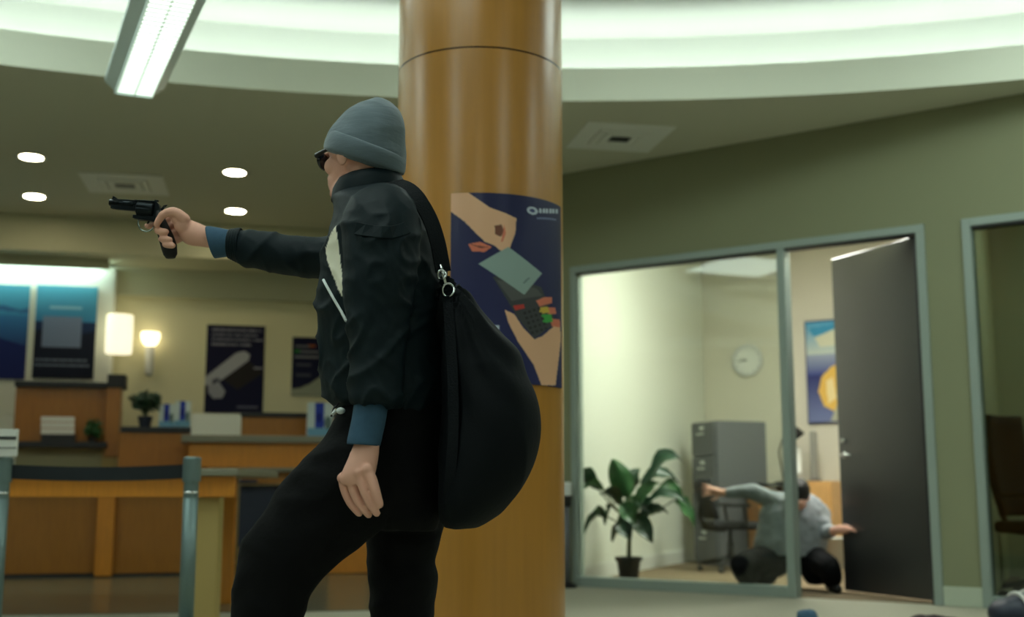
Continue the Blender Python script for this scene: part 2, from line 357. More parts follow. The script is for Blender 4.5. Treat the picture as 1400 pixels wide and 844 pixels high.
for i, (s_, w_) in enumerate(((1.25, 1.2), (2.2, 1.0))):  # unseen lamps added in the front half to brighten the office
    p = wr(s_, CEIL-.03, w_); t = empty('ceiling_lamp', p, ['flat square ceiling lamp over the front of the office beside the white wall', 'flat square ceiling lamp over the office doorway', 'flat square ceiling lamp near the office back wall'][i], 'ceiling lamp', 'office ceiling lamps')
    MB().box(p+Vector((0, 0, .008)), (.62, .62, .02), RZ).build('housing', M['white'], t)
    MB().box(p-Vector((0, 0, .008)), (.56, .56, .012), RZ).build('diffuser', M['em_off'], t)
# second, dark office
mb = MB()
d2 = (OC-OL0).normalized(); a = OR0+WD*.12
wallseg('wall_dark_office_left', OR0+WD*.06, OR0+WD*.06+d2*3.0, 0, CEIL, .05, M['walll'], -1)
wallseg('wall_dark_office_back', OR0+WD*.06+d2*3.0, OR0+WD*3.2+d2*3.0, 0, CEIL, .1, M['olive'], 1)
p = wr(4.2, CEIL-.03, 1.6); t = empty('ceiling_lamp', p, 'dimmed square ceiling lamp in the dark office at the right', 'ceiling lamp')  # unseen lamp added to lift the blackness of this office
MB().box(p+Vector((0, 0, .008)), (.62, .62, .02), RZ).build('housing', M['white'], t); MB().box(p-Vector((0, 0, .008)), (.56, .56, .012), RZ).build('diffuser', M['em_off2'], t)

# left side: bulkhead and back wall of the teller area
LE = Vector((.971, .24, 0)).normalized(); LNW = Vector((-LE.y, LE.x, 0)); LO = Vector((-4.858, 11.04, 0)); LZ = math.atan2(LE.y, LE.x)
def lw(u, z, w_=0.0): return LO + LE*u + LNW*w_ + Vector((0, 0, z))
def lbox(mb, u0, u1, z0, z1, w0, w1): return mb.box(lw((u0+u1)/2, (z0+z1)/2, (w0+w1)/2), (u1-u0, w1-w0, z1-z0), LZ)
def lp(px, py, w_):
    """(u, z) on the plane at depth w_ behind the bulkhead face"""
    d = ray(px, py); o = LO + LNW*w_; t = LNW.dot(o-CAMP)/LNW.dot(d); P = CAMP+d*t
    return (P-LO).dot(LE), P.z
def lrect(name, x0, x1, yt, yb, w_, dep, m, parent=None, bevel=.003, **k):
    u0, zt = lp(x0, yt, w_); u1, _ = lp(x1, yt, w_); um = (x0+x1)/2; zt = lp(um, yt, w_)[1]; zb = lp(um, yb, w_)[1]
    mb = MB(); lbox(mb, u0, u1, zb, zt, w_, w_+dep); o = mb.build(name, m, parent, bevel=bevel, **k); return o
UE = 4.75
mb = MB(); lbox(mb, -6.5, UE, 3.0, CEIL, 0, .95); tag(mb.build('trim_bulkhead', M['olive']), kind='structure')
mb = MB(); lbox(mb, -6.5, UE, 0, CEIL, .75, .9); tag(mb.build('wall_left', M['walll']), kind='structure')
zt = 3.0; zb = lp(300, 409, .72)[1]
mb = MB(); lbox(mb, lp(158, 400, .72)[0], UE, zb, zt, .69, .76); tag(mb.build('trim_wall_band', M['olive']), kind='structure')  # darker band stands in for sconce light fading up the wall
# washed wall panel behind the blue posters
u1 = lp(158, 400, .55)[0]
mb = MB(); lbox(mb, -3.5, u1, 0, 2.97, .55, .76); tag(mb.build('wall_panel', M['wallo'], bevel=.02, seg=2), kind='structure')
t = empty('wash_light', lw(-1, 2.96, .3), 'light strip above the blue posters washing the pale wall', 'light')
mb = MB(); lbox(mb, -3.0, u1-.12, 2.955, 2.985, .40, .46); mb.build('lamp_tube', M['em_wash'], t)
mb = MB(); lbox(mb, -3.2, u1-.05, 2.90, 2.998, .28, .31); mb.build('lamp_shield', M['olive'], t)
# walls round the rest of the hall
c1 = wr(5.0, 0)
for nm, a, b in (('wall_side', c1, Vector((11.5, c1.y, 0))), ('wall_east', Vector((11.5, c1.y, 0)), Vector((11.5, -12.5, 0))), ('wall_rear', Vector((11.5, -12.5, 0)), Vector((-11.5, -12.5, 0))), ('wall_west', Vector((-11.5, -12.5, 0)), Vector((-11.5, 10.3, 0)))):
    wallseg(nm, a, b, 0, 4.0, .1, M['plain'], 1)
# polished strip of floor in front of the teller counter
mb = MB(); a = lw(-6.5, 0, -3.75); b = lw(6.2, 0, -2.7)
poly = [atz(-600, 842, 0), atz(0, 842, 0), atz(470, 836, 0), atz(640, 833, 0), e0+Vector((-.03, .2, 0)), lw(4.6, 0, .7), lw(-6.4, 0, .7)]
k = len(poly); mb.add([(p.x, p.y, .0) for p in poly]+[(p.x, p.y, .006) for p in poly], [tuple(range(k)), tuple(range(2*k-1, k-1, -1))]+[(i, (i+1) % k, k+(i+1) % k, k+i) for i in range(k)])
tag(mb.build('floor_strip', M['tile']), kind='structure')

# ---------------------------------------------------------------- column with its poster
CX, CY, CRD = -.128, 4.62, .329
t = empty('round_column', (CX, CY, 0), 'thick round column clad in glossy honey coloured wood behind the gunman', 'column')
MB().lathe((CX, CY, 0), [(CRD+.02, 0), (CRD+.02, .12), (CRD+.005, .125)], 96).build('base_ring', M['dark'], t, smooth=False)
SEAM = CAM_H + (CY-CRD)*math.tan(math.atan((422-64)/FPX)+PITCH)
MB().lathe((CX, CY, 0), [(CRD, .10), (CRD, SEAM-.003)], 128, cap=False).build('lower_cladding', M['colw'], t, smooth=True)
MB().lathe((CX, CY, 0), [(CRD-.006, SEAM-.02), (CRD-.006, SEAM+.02)], 96, cap=False).build('seam', M['dark'], t, smooth=True)
MB().lathe((CX, CY, 0), [(CRD, SEAM+.003), (CRD, 3.949)], 128, cap=False).build('upper_cladding', M['colw'], t, smooth=True)
zt = CAM_H + (CY-CRD)*math.tan(math.atan((422-264)/FPX)+PITCH); zb = CAM_H + (CY-CRD)*math.tan(math.atan((422-524)/FPX)+PITCH)
def arc_fix(x, y):
    q = max(-.98, min(.98, (x-655)/113)); k = 1-math.sqrt(1-q*q); return (x, 670-(670-y)*(1+.07*k))
def c8(pts): return [arc_fix(600+x/2.558, 230+y/2.558) for x, y in pts]
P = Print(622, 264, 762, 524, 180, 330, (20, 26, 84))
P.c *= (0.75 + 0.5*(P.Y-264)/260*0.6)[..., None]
SK, SK2 = (236, 184, 146), (222, 122, 94)
P.poly(c8([(50, 80), (110, 86), (180, 140), (230, 160), (265, 178), (262, 230), (248, 272), (240, 300), (220, 298), (195, 275), (165, 262), (140, 235), (100, 190), (50, 150)]), SK)
P.poly(c8([(196, 205), (218, 200), (226, 225), (215, 245), (198, 235)]), (120, 66, 44)); P.poly(c8([(226, 200), (232, 232), (222, 262), (216, 262), (222, 230)]), SK2)
P.poly(c8([(112, 270), (150, 262), (188, 280), (165, 298), (125, 296)]), SK2); P.poly(c8([(112, 268), (140, 275), (180, 282), (150, 284)]), (120, 60, 44))
P.poly(c8([(190, 385), (215, 380), (345, 420), (388, 525), (380, 555), (322, 600), (270, 530), (235, 465)]), (58, 60, 62))
P.poly(c8([(200, 395), (330, 425), (350, 450), (250, 470)]), (84, 86, 84))
P.poly(c8([(145, 340), (240, 280), (348, 372), (290, 448)]), (150, 172, 166)); P.poly(c8([(285, 405), (305, 385), (309, 390), (289, 410)]), (112, 132, 130))
P.poly(c8([(228, 500), (258, 515), (285, 560), (322, 602), (350, 590), (385, 558), (408, 535), (412, 600), (392, 760), (345, 760), (320, 690), (270, 610), (240, 545)]), SK)
P.poly(c8([(328, 468), (355, 455), (382, 455), (382, 475), (340, 488)]), SK2); P.poly(c8([(360, 492), (392, 490), (396, 512), (370, 516)]), SK2); P.poly(c8([(375, 530), (408, 532), (410, 560), (380, 556)]), SK2)
P.poly(c8([(255, 486), (288, 480), (292, 494), (262, 502)]), (200, 60, 50)); P.poly(c8([(336, 492), (366, 488), (374, 508), (342, 514)]), (210, 180, 60)); P.poly(c8([(345, 516), (378, 514), (384, 540), (352, 546)]), (60, 170, 70))
for i in range(5):
    for j in range(4):
        x, y = 286+j*15+i*6, 508+i*17-j*5; P.poly(c8([(x, y), (x+9, y-3), (x+12, y+6), (x+3, y+9)]), (28, 30, 32))
P.disc(*arc_fix(600+317/2.558, 230+150/2.558), 7, 5.5, (190, 200, 215)); P.disc(*arc_fix(600+317/2.558, 230+150/2.558), 3.5, 2.6, (40, 50, 110))
for k_ in range(6): P.poly(c8([(340+k_*11, 142), (348+k_*11, 142), (348+k_*11, 158), (340+k_*11, 158)]), (190, 200, 215))
P.poly(c8([(332, 174), (398, 178), (398, 184), (332, 180)]), (110, 120, 160))
for x0, x1, y0, y1 in ((70, 100, 508, 524), (108, 156, 508, 524), (70, 150, 532, 540), (160, 212, 552, 566), (175, 200, 570, 580)): P.poly(c8([(x0, y0), (x1, y0+3), (x1, y1+3), (x0, y1)]), (190, 200, 215))
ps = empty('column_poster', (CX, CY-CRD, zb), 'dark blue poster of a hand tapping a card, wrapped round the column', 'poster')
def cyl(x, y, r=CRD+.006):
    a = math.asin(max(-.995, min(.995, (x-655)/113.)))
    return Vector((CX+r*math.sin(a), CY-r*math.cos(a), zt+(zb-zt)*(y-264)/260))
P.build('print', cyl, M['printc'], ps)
mb = MB(); rr = [[cyl(x, y, r) for x in np.linspace(622, 762, 40)] for y, r in ((264, CRD+.0005), (264, CRD+.0055), (524, CRD+.0055), (524, CRD+.0005))]
mb.loft(rr, cap=False, closed=False); mb.build('sheet', M['navy'], ps)

# ---------------------------------------------------------------- ceiling fittings
fd = Vector((.407, -.914, 0)).normalized(); fz = math.atan2(fd.y, fd.x); fn = Vector((-fd.y, fd.x, 0))
def pendant(end, length, z, label, group):
    end = Vector((end[0], end[1], z)); d = Vector((CC.x, CC.y, 0)) ; t = empty('pendant_light', end+fd*length/2, label, 'light', group)
    prof = [(-.105, .0), (-.165, .05), (-.165, .075), (-.06, .10), (.06, .10), (.165, .075), (.165, .05), (.105, .0)]
    def ringp(s_, sc=1.0): return [end+fd*s_+fn*(a*sc)+Vector((0, 0, b)) for a, b in prof]
    mb = MB(); mb.loft([ringp(0), ringp(length)]); mb.build('housing', M['steel2'], t, base=False)
    mb = MB(); mb.box(end+fd*length/2-Vector((0, 0, .004)), (length-.02, .2, .006), fz); mb.build('lamp_tube', M['em_trof'], t, base=False)
    mb = MB(); n = int(length/.055)
    for i in range(n): mb.box(end+fd*(.03+i*.055)-Vector((0, 0, .012)), (.006, .2, .012), fz)
    for q in (-.1, 0, .1): mb.box(end+fd*length/2+fn*q-Vector((0, 0, .012)), (length, .005, .014), fz)
    mb.build('louvre', M['white'], t, base=False)
    mb = MB(); mb.box(end+Vector((0, 0, .0))-fd*.004, (.012, .215, .03), fz); mb.build('end_cap', M['steel2'], t, base=False)
    for q in (length*.45, length-.2):
        MB().tube([end+fd*q+Vector((0, 0, .09)), end+fd*q+Vector((0, 0, 3.95-z))], .003, 6).build('cable', M['steel'], t)
    return t
M['colw'].node_tree.nodes['Principled BSDF'].inputs['Coat Roughness'].default_value = .24
M['steel2'] = mat('lamp_housing_paint', (205, 220, 218), .4)
pendant((-2.17, 6.58), 3.7, 3.0, 'long louvred strip light hanging at the upper left', 'long pendant lights')
for i, (x, y) in enumerate(((-4.5, .8), (1.6, 1.2), (4.6, 2.6), (-2.5, -3.5), (2.4, -5.0), (-7.2, 4.6))):  # unseen copies of the pendant, added to light the hall
    pendant((x, y), 3.7, 3.0, 'long louvred strip light outside the picture, ' + ('left of the gunman', 'right of the gunman', 'above the right hand carpet', 'left behind the camera', 'right behind the camera', 'far left of the room')[i], 'long pendant lights')
for i, (x, y) in enumerate(((-5.2, 4.4), (-2.9, 5.5), (1.0, 5.9), (3.3, 5.9), (5.8, 3.2), (-.9, 2.3), (-3.0, 0), (3.2, -.5), (0, -4), (-5, -4), (5, -4.5))):  # unseen panels added to light the floor, glass wall and gunman from above
    t = empty('panel_light', (x, y, 3.90), 'square panel light recessed in the raised ceiling, %s' % ('left of the column', 'over the belt barrier', 'in front of the glass office', 'over the carpet at the right', 'far right of the room', 'over the gunman', 'left behind the camera', 'right behind the camera', 'far behind the camera', 'far left rear of the room', 'far right rear of the room')[i], 'ceiling lamp', 'raised ceiling panels')
    MB().box((x, y, 3.935), (1.32, 1.32, .03)).build('housing', M['white'], t); MB().box((x, y, 3.915), (1.22, 1.22, .012)).build('diffuser', M['em_sq'], t)
for i, ((px, py), lb) in enumerate((((43, 214), 'lit recessed downlight at the far left, nearer of the two there'), ((47, 268), 'lit recessed downlight at the far left, nearer the bulkhead'),
                                    ((321, 235), 'lit recessed downlight above the outstretched arm, upper one'), ((322, 288), 'lit recessed downlight above the outstretched arm, lower one by the bulkhead'))):
    p = atz(px, py, CEIL); t = empty('downlight', p-Vector((0, 0, .02)), lb, 'downlight', 'recessed downlights')
    MB().lathe((p.x, p.y, CEIL-.012), [(.085, .004), (.12, 0), (.125, .006), (.12, .011), (.085, .011)], 28, cap=False).build('trim_ring', M['white'], t, smooth=True, base=False)
    MB().lathe((p.x, p.y, CEIL-.009), [(.0, .003), (.086, .0), (.086, .006), (0, .008)], 28, cap=False).build('lens', M['em_down'], t, base=False)
def vent(c, s, rz, label, dark_sq):
    t = empty('ceiling_vent', (c[0], c[1], CEIL-.03), label, 'vent', 'ceiling vents')
    R = Matrix.Rotation(rz, 3, 'Z')
    def fr(mb, a, b, z0, z1):
        for sx, sy, lx, ly in ((0, 1, 2*a, a-b), (0, -1, 2*a, a-b), (1, 0, a-b, 2*b), (-1, 0, a-b, 2*b)):
            o = R @ Vector((sx*(a+b)/2, sy*(a+b)/2, 0)); mb.box((c[0]+o.x, c[1]+o.y, (z0+z1)/2), (lx, ly, z1-z0), rz)
        return mb
    fr(MB(), s/2, s*.30, CEIL-.012, CEIL-.001).build('frame', M['ventp'], t, base=False, bevel=.002)
    fr(MB(), s*.29, s*.22, CEIL-.022, CEIL-.001).build('louvre', M['ventp'], t, base=False, bevel=.002)
    fr(MB(), s*.20, s*.12, CEIL-.026, CEIL-.001).build('louvre', M['ventp'], t, base=False, bevel=.002)
    o = R @ Vector((-s*.02, 0, 0)); MB().box((c[0]+o.x, c[1]+o.y, CEIL-.008), (s*dark_sq, s*.36, .012), rz).build('duct_opening', M['dark'], t, base=False)
M['ventp'] = mat('vent_paint', (240, 242, 236), .6)
vent((.80, 8.58), .66, .2, 'square ceiling vent with a dark core right of the column', .30)
vent((-3.32, 9.95), .68, .2, 'square ceiling vent above the revolver', .34)

# ---------------------------------------------------------------- teller area
def poster(name, x0, x1, yt, yb, w_, label, paint, nx, ny, bg, thick=.02, group=None):
    u0 = lp(x0, (yt+yb)/2, w_)[0]; u1 = lp(x1, (yt+yb)/2, w_)[0]; z0 = lp(x1, yb, w_)[1]
    t = empty(name, lw((u0+u1)/2, z0, w_), label, 'poster', group)
    P = Print(x0, yt, x1, yb, nx, ny, bg); paint(P)
    zA = lp((x0+x1)/2, yt, w_)[1]; zB = lp((x0+x1)/2, yb, w_)[1]
    P.build('print', lambda x, y: lw(u0+(u1-u0)*(x-x0)/(x1-x0), zA+(zB-zA)*(y-yt)/(yb-yt), w_-.001), M['print'], t)
    mb = MB(); lbox(mb, u0, u1, zB, zA, w_, w_+thick); mb.build('board', M['pale'], t)
    return t
def blue1(P):
    P.grad(388, 430, (84, 168, 196), (60, 130, 170)); P.grad(430, 470, (52, 110, 160), (40, 70, 120)); P.grad(470, 520, (36, 56, 110), (16, 22, 78))
    P.poly([(-95, 425), (-60, 405), (-30, 420), (0, 416), (25, 422), (45, 418), (45, 428), (0, 424), (-60, 430)], (50, 96, 140))
    P.poly([(-95, 470), (-40, 455), (0, 462), (45, 474), (45, 520), (-95, 520)], (24, 34, 92))
def blue2(P):
    P.grad(390, 440, (84, 168, 196), (56, 120, 160)); P.grad(440, 520, (28, 46, 80), (16, 20, 40))
    P.poly([(47, 455), (60, 450), (90, 462), (131, 452), (131, 520), (47, 520)], (17, 22, 40))
    P.rect(66, 420, 110, 422.5, (140, 180, 200)); P.rect(58, 433, 111, 476, (112, 124, 150))
    for y, a, b in ((492, 50, 120), (499, 48, 122)):
        x = a
        while x < b: P.rect(x, y, x+4, y+2.4, (120, 130, 150)); x += 5.5
poster('blue_poster', -95, 38, 388, 518, .52, 'blue landscape poster at the left edge of the picture', blue1, 110, 90, (40, 80, 120))
poster('blue_poster', 47, 131, 391, 518, .52, 'blue poster with a pale square next to the white lamp', blue2, 100, 110, (40, 80, 120))
def c4(p): return [(240+x/3.518, 400+y/3.518) for x, y in p]
def pos3(P):
    for y, a, b in ((182, 168, 405), (206, 168, 380), (229, 168, 412), (252, 168, 362)):
        x = a; random.seed(y)
        while x < b:
            l = random.choice((7, 9, 12)); P.rect(240+x/3.518, 400+(y-4)/3.518, 240+(x+l)/3.518, 400+(y+4)/3.518, (140, 142, 158)); x += l+random.choice((2, 2, 6))
    P.poly(c4([(225, 420), (350, 330), (425, 385), (300, 470)]), (38, 34, 34))
    P.poly([(281, 517), (322, 483), (333, 480), (341, 485), (339, 493), (305, 519), (292, 528), (281, 528)], (166, 168, 176))
    P.poly([(285, 528), (298, 521), (309, 536), (305, 545), (293, 546), (286, 538)], (150, 152, 162)); P.poly([(290, 521), (299, 517), (301, 521), (292, 527)], (70, 72, 84))
    P.rect(240+375/3.518, 400+360/3.518, 240+418/3.518, 400+366/3.518, (150, 150, 160)); P.rect(240+300/3.518, 400+546/3.518, 240+402/3.518, 400+556/3.518, (96, 98, 118))
poster('product_poster', 281, 361, 445, 565, .73, 'tall dark poster of a white card reader on the cream wall', pos3, 110, 170, (13, 15, 48))
def pos4(P):
    for y, a, b, cc in ((258, 630, 670, (170, 90, 40)), (262, 575, 640, (110, 112, 120)), (288, 570, 690, (120, 122, 130)), (286, 570, 595, (50, 130, 60)), (312, 570, 690, (130, 132, 140)), (352, 580, 650, (80, 84, 96)), (400, 580, 650, (70, 74, 88))):
        P.rect(240+a/3.518, 400+(y-5)/3.518, 240+b/3.518, 400+(y+5)/3.518, cc)
    P.poly(c4([(560, 468), (600, 462), (650, 440), (690, 410), (760, 330), (900, 250), (900, 500), (560, 500)]), (150, 156, 138))
poster('product_poster', 399, 480, 462, 542, .73, 'small dark poster with a pale curved lower corner beside the jacket', pos4, 90, 90, (13, 16, 50))
# wall lamps
def sconce(px, yt, yb, hw, w_, label, kind):
    u, z1 = lp(px, yt, w_); z0 = lp(px, yb, w_)[1]; c = lw(u, 0, w_)
    t = empty('wall_lamp', (c.x, c.y, z0), label, 'lamp', 'wall lamps')
    r = abs(lp(px+hw, yt, w_)[0]-u)
    if kind == 0:
        MB().lathe((c.x, c.y, 0), [(r*.96, z0), (r, z0+.02), (r, z1-.02), (r*.96, z1)], 32).build('lamp_shade', M['em_shade'], t, smooth=True)
        mb = MB(); mb.tube([Vector((c.x, c.y, z0+.1)), lw(u, z0+.1, .56)], .012, 8); mb.box(lw(u, z0+.12, .545), (.1, .02, .2), LZ); mb.build('bracket', M['steel'], t)
    else:
        MB().lathe((c.x, c.y, 0), [(r*.5, z0), (r*.8, z0+.03), (r, z1-.05), (r, z1)], 28).build('lamp_shade', M['em_sconce'], t, smooth=True)
        zc = lp(px, 514, w_)[1]
        MB().lathe((c.x, c.y, 0), [(.03, zc), (.045, zc+.04), (r*.5, z0-.005)], 20).build('frosted_stem', M['white'], t, smooth=True)
        MB().tube([Vector((c.x, c.y, zc+.02)), lw(u, zc+.02, .75)], .012, 8).build('bracket', M['dark'], t)
sconce(164.5, 431, 484, 18.5, .42, 'tall white glowing cylinder lamp beside the blue poster', 0)
sconce(206, 455, 473, 13, .64, 'small glowing cup shaped wall lamp right of the white cylinder lamp', 1)

# hutch at the far left
t = empty('divider_cabinet', lw(*lp(95, 640, .05), .05), 'tall wooden service cabinet with dark top edge behind the left counter', 'cabinet')
lrect('back_panel', 22, 147, 529, 604, .15, .04, M['woodd'], t)
lrect('top_trim', 20, 150, 522, 530, .10, .10, M['dark'], t)
lrect('side_panel', 147, 166, 524, 625, .02, .3, M['woodd'], t)
lrect('corner_cap', 147, 172, 512, 530, .0, .3, M['dark'], t)
lrect('shelf', 20, 146, 604, 612, -.05, .25, M['dark'], t)
lrect('lower_panel', 22, 140, 612, 660, .12, .04, M['beigeg'], t)
lrect('lower_post', 140, 160, 606, 660, .05, .06, M['beige'], t)
t = empty('brochure_rack', lw(*lp(79, 604, -.03), -.03), 'white brochures in a dark holder on the cabinet shelf', 'holder')
lrect('holder', 56, 103, 594, 604, -.03, .08, M['dark'], t)
for i, (a, b) in enumerate(((570, 577), (578, 585), (586, 594))): lrect('brochure', 56, 102, a, b, -.01+.01*i*-1, .02, M['white'], t)
def foliage(name, c, r, n, m, size, label=None, parent=None):
    mb = MB(); random.seed(int(c.x*1000) % 999)
    for i in range(n):
        d = Vector((random.gauss(0, 1), random.gauss(0, 1), random.gauss(0, 1))).normalized()*random.uniform(.3, 1); p = c+Vector((d.x*r[0], d.y*r[1], d.z*r[2]))
        a = Vector((random.gauss(0, 1), random.gauss(0, 1), random.gauss(0, .6))).normalized(); b = a.orthogonal().normalized(); s = size*random.uniform(.7, 1.2)
        up_ = a.cross(b)*s*.15
        mb.add([p-a*s, p-b*s*.4+up_, p+a*s, p+b*s*.4+up_], [(0, 1, 2, 3)])
    return tag(mb.build(name, m, parent, base=False), label, kind='stuff')
c = lw(*lp(126, 605, 0), 0); t = empty('small_plant', c, 'small bushy green plant on the cabinet shelf', 'plant')
MB().lathe(c, [(.03, 0), (.045, .05)], 16).build('pot', M['dark'], t); foliage('foliage', c+Vector((0, 0, .12)), (.09, .07, .10), 260, M['leaf'], .028, parent=t)
# back counter left of the transaction counter
t = empty('back_counter', lw(*lp(220, 655, -.2), -.2), 'wooden counter box with black top under the small plant', 'counter')
lrect('front_panel', 163, 286, 592, 660, -.20, .30, M['woodd'], t); lrect('countertop', 165, 288, 584, 592, -.22, .34, M['dark'], t)
c = lw(*lp(198, 584, -.08), -.08); t = empty('potted_plant', c, 'leafy potted plant on the black counter top', 'plant')
MB().lathe(c, [(.05, 0), (.07, .10), (.065, .10)], 20).build('pot', M['navy'], t, smooth=False)
mb = MB()
for q in range(7):
    a = q*.9; mb.tube([c+Vector((0, 0, .08)), c+Vector((.05*math.cos(a), .05*math.sin(a), .18)), c+Vector((.12*math.cos(a), .10*math.sin(a), .25+.03*(q % 3)))], .004, 5)
mb.build('stems', M['stem'], t); foliage('foliage', c+Vector((0, 0, .24)), (.15, .11, .10), 230, M['leafd'], .045, parent=t)
def cards(px0, px1, yt, yb, w_, lb):
    t = empty('display_card', lw(*lp((px0+px1)/2, yb, w_), w_), lb, 'card')
    P = Print(px0, yt, px1, yb, 40, 40, (190, 206, 206)); wd = px1-px0; hh = yb-yt
    P.rect(px0+wd*.3, yt, px0+wd*.65, yt+hh*.75, (40, 62, 160)); P.rect(px0, yb-hh*.25, px1, yb, (110, 160, 190)); P.disc(px0+wd*.45, yt+hh*.45, wd*.12, hh*.15, (24, 36, 120)); P.disc(px0+wd*.8, yt+hh*.6, wd*.14, hh*.2, (90, 112, 110))
    u0, zA = lp(px0, yt, w_); u1, zB = lp(px1, yb, w_)
    P.build('print', lambda x, y: lw(u0+(u1-u0)*(x-px0)/wd, zA+(zB-zA)*(y-yt)/hh, w_-.0015+.04*(yb-y)/hh), M['print'], t)
    mb = MB(); e_ = LE; mb.add([lw(u0, zB, w_), lw(u1, zB, w_), lw(u1, zA, w_+.04), lw(u0, zA, w_+.04), lw(u0, zB, w_+.1), lw(u1, zB, w_+.1), lw(u1, zA, w_+.05), lw(u0, zA, w_+.05)], [(0, 1, 2, 3), (4, 7, 6, 5), (3, 2, 6, 7), (0, 3, 7, 4), (1, 5, 6, 2), (0, 4, 5, 1)])
    mb.build('stand', M['white'], t)
cards(218, 238, 552, 584, -.10, 'white and blue display card beside the potted plant')
cards(240, 260, 548, 584, -.06, 'taller blue display card at the right of the pair beside the plant')
# pale panel and wooden box behind the transaction counter
t = empty('partition_screen', lw(*lp(305, 600, -.3), -.3), 'low pale partition panel between black topped counter and wooden box', 'screen'); lrect('panel', 262, 330, 566, 600, -.33, .04, M['wallo'], t)
t = empty('teller_box', lw(*lp(390, 600, -.3), -.3), 'wooden teller box with black top behind the grey counter', 'cabinet')
lrect('body', 331, 520, 571, 600, -.30, .35, M['woodd'], t); lrect('top', 329, 522, 565, 571, -.33, .4, M['dark'], t)
cards(421, 455, 550, 597, -.62, 'blue and white display card standing on the grey counter beside the jacket')
# transaction counter
t = empty('transaction_counter', lw(*lp(380, 790, -.75), -.75), 'tall teller counter with grey ledge top and orange wood face', 'counter')
lrect('ledge_top', 248, 560, 596, 606, -.82, .55, M['grey'], t, bevel=.006); lrect('upper_face', 258, 556, 606, 640, -.75, .1, M['wood'], t)
lrect('desk_top', 332, 556, 640, 645, -1.05, .45, M['grey'], t); lrect('drawer_face', 330, 556, 646, 662, -.95, .1, M['woodd'], t)
lrect('navy_panel', 328, 452, 664, 748, -.86, .05, M['navy'], t); lrect('plinth_panel', 328, 452, 748, 787, -.84, .05, M['woodd'], t)
lrect('end_panel', 452, 505, 664, 784, -.95, .1, M['wood'], t); lrect('kick', 330, 560, 786, 793, -.80, .05, M['dark'], t)
lrect('lower_panel', 505, 556, 664, 784, -.90, .1, M['woodd'], t)
lrect('desk_mat', 326, 352, 656, 661, -1.0, .3, M['navy'], t)
# main counter
t = empty('teller_counter', lw(*lp(140, 790, -.8), -.8), 'long wooden teller counter front with panels and black kick plate', 'counter')
for a, b in ((-140, -20), (-10, 134), (158, 252), (252, 306)): lrect('panel', a, b, 676, 785, -.80, .05, M['woodd'], t)
for a, b in ((134, 158), (306, 324)): lrect('post', a, b, 676, 788, -.90, .12, M['wood'], t)
lrect('kick', -140, 300, 785, 794, -.80, .05, M['dark'], t)
lrect('worktop', -140, 300, 660, 676, -.85, .5, M['woodd'], t)
# standing desk nearer, its leg reaches the bottom of the frame
t = empty('writing_desk', at(160, 900, 7.2), 'wooden edged desk with grey top and a beige leg behind the belt barrier', 'desk')
def ybox(name, x0, x1, yt, yb, Y, dep, m, parent, bevel=.004):
    a = at(x0, yt, Y); b = at(x1, yb, Y); return MB().box(((a.x+b.x)/2, Y+dep/2, (a.z+b.z)/2), (b.x-a.x, dep, a.z-b.z)).build(name, m, parent, bevel=bevel)
ybox('desk_top', -160, 326, 641, 651, 6.95, 1.2, M['grey'], t, .006); ybox('apron', -150, 320, 651, 680, 7.0, .04, M['wood'], t)
a = at(270, 680, 7.05); b = at(300, 680, 7.05); MB().box(((a.x+b.x)/2, 7.11, a.z/2), (b.x-a.x, .12, a.z)).build('leg', M['beige'], t, bevel=.004)
a = at(-110, 680, 7.05); MB().box((a.x, 7.11, a.z/2), (.12, .12, a.z)).build('leg', M['beige'], t, bevel=.004)
a = at(304, 657, 8.1); b = at(324, 657, 8.1); MB().box(((a.x+b.x)/2, 8.1, .41), (b.x-a.x, .06, .82)).build('rear_leg', M['wood'], t, bevel=.004)
a = at(284, 697, 8.1); b = at(306, 702, 8.1); MB().box(((a.x+b.x)/2, 8.1, a.z), (b.x-a.x, .04, .04)).build('stretcher', M['wood'], t)
# ---------------------------------------------------------------- belt barrier
def stanchion(px, Y, label):
    top = at(px, 625, Y); c = Vector((top.x, Y, 0)); H = top.z
    t = empty('belt_post', c, label, 'barrier post', 'belt barrier posts')
    MB().lathe(c, [(.17, .006), (.175, .018), (.16, .03), (.05, .04)], 36).build('base', M['steel'], t, smooth=False)
    MB().lathe(c, [(.036, .04), (.036, H-.20)], 28).build('pole', M['steel'], t, smooth=True)
    MB().lathe(c, [(.038, H-.178), (.038, H-.168)], 28).build('ring', M['chrome'], t, smooth=True)
    MB().lathe(c, [(.036, H-.2), (.036, H-.12), (.044, H-.12), (.044, H-.008), (.036, H)], 28).build('belt_head', M['steel'], t)
    return t, c, H
s1, p1, h1 = stanchion(263, 5.9, 'steel belt post in the middle of the barrier left of the gunman'); s2, p2, h2 = stanchion(5, 5.8, 'steel belt post at the left edge carrying a striped sign')
mb = MB(); rr = []
for i in range(25):
    q = i/24; p = p2.lerp(p1, q); zc = (h2-.065)*(1-q)+(h1-.065)*q-.014*math.sin(math.pi*q)-.004
    rr.append([Vector((p.x, p.y-.003, zc-.034)), Vector((p.x, p.y-.003, zc+.034)), Vector((p.x, p.y+.003, zc+.034)), Vector((p.x, p.y+.003, zc-.034))])
mb.loft(rr); tag(mb.build('retractable_belt', M['belt'], base=False), 'black retractable belt stretched between the two steel posts', 'belt')
t = empty('barrier_sign', p2+Vector((0, 0, h2)), 'small white and black striped sign on top of the left belt post', 'sign')
a = at(-26, 587, 5.75); b = at(22, 624, 5.75)
MB().box(((a.x+b.x)/2, 5.75, (a.z+b.z)/2), (b.x-a.x, .03, a.z-b.z)).build('sign_panel', M['white'], t)
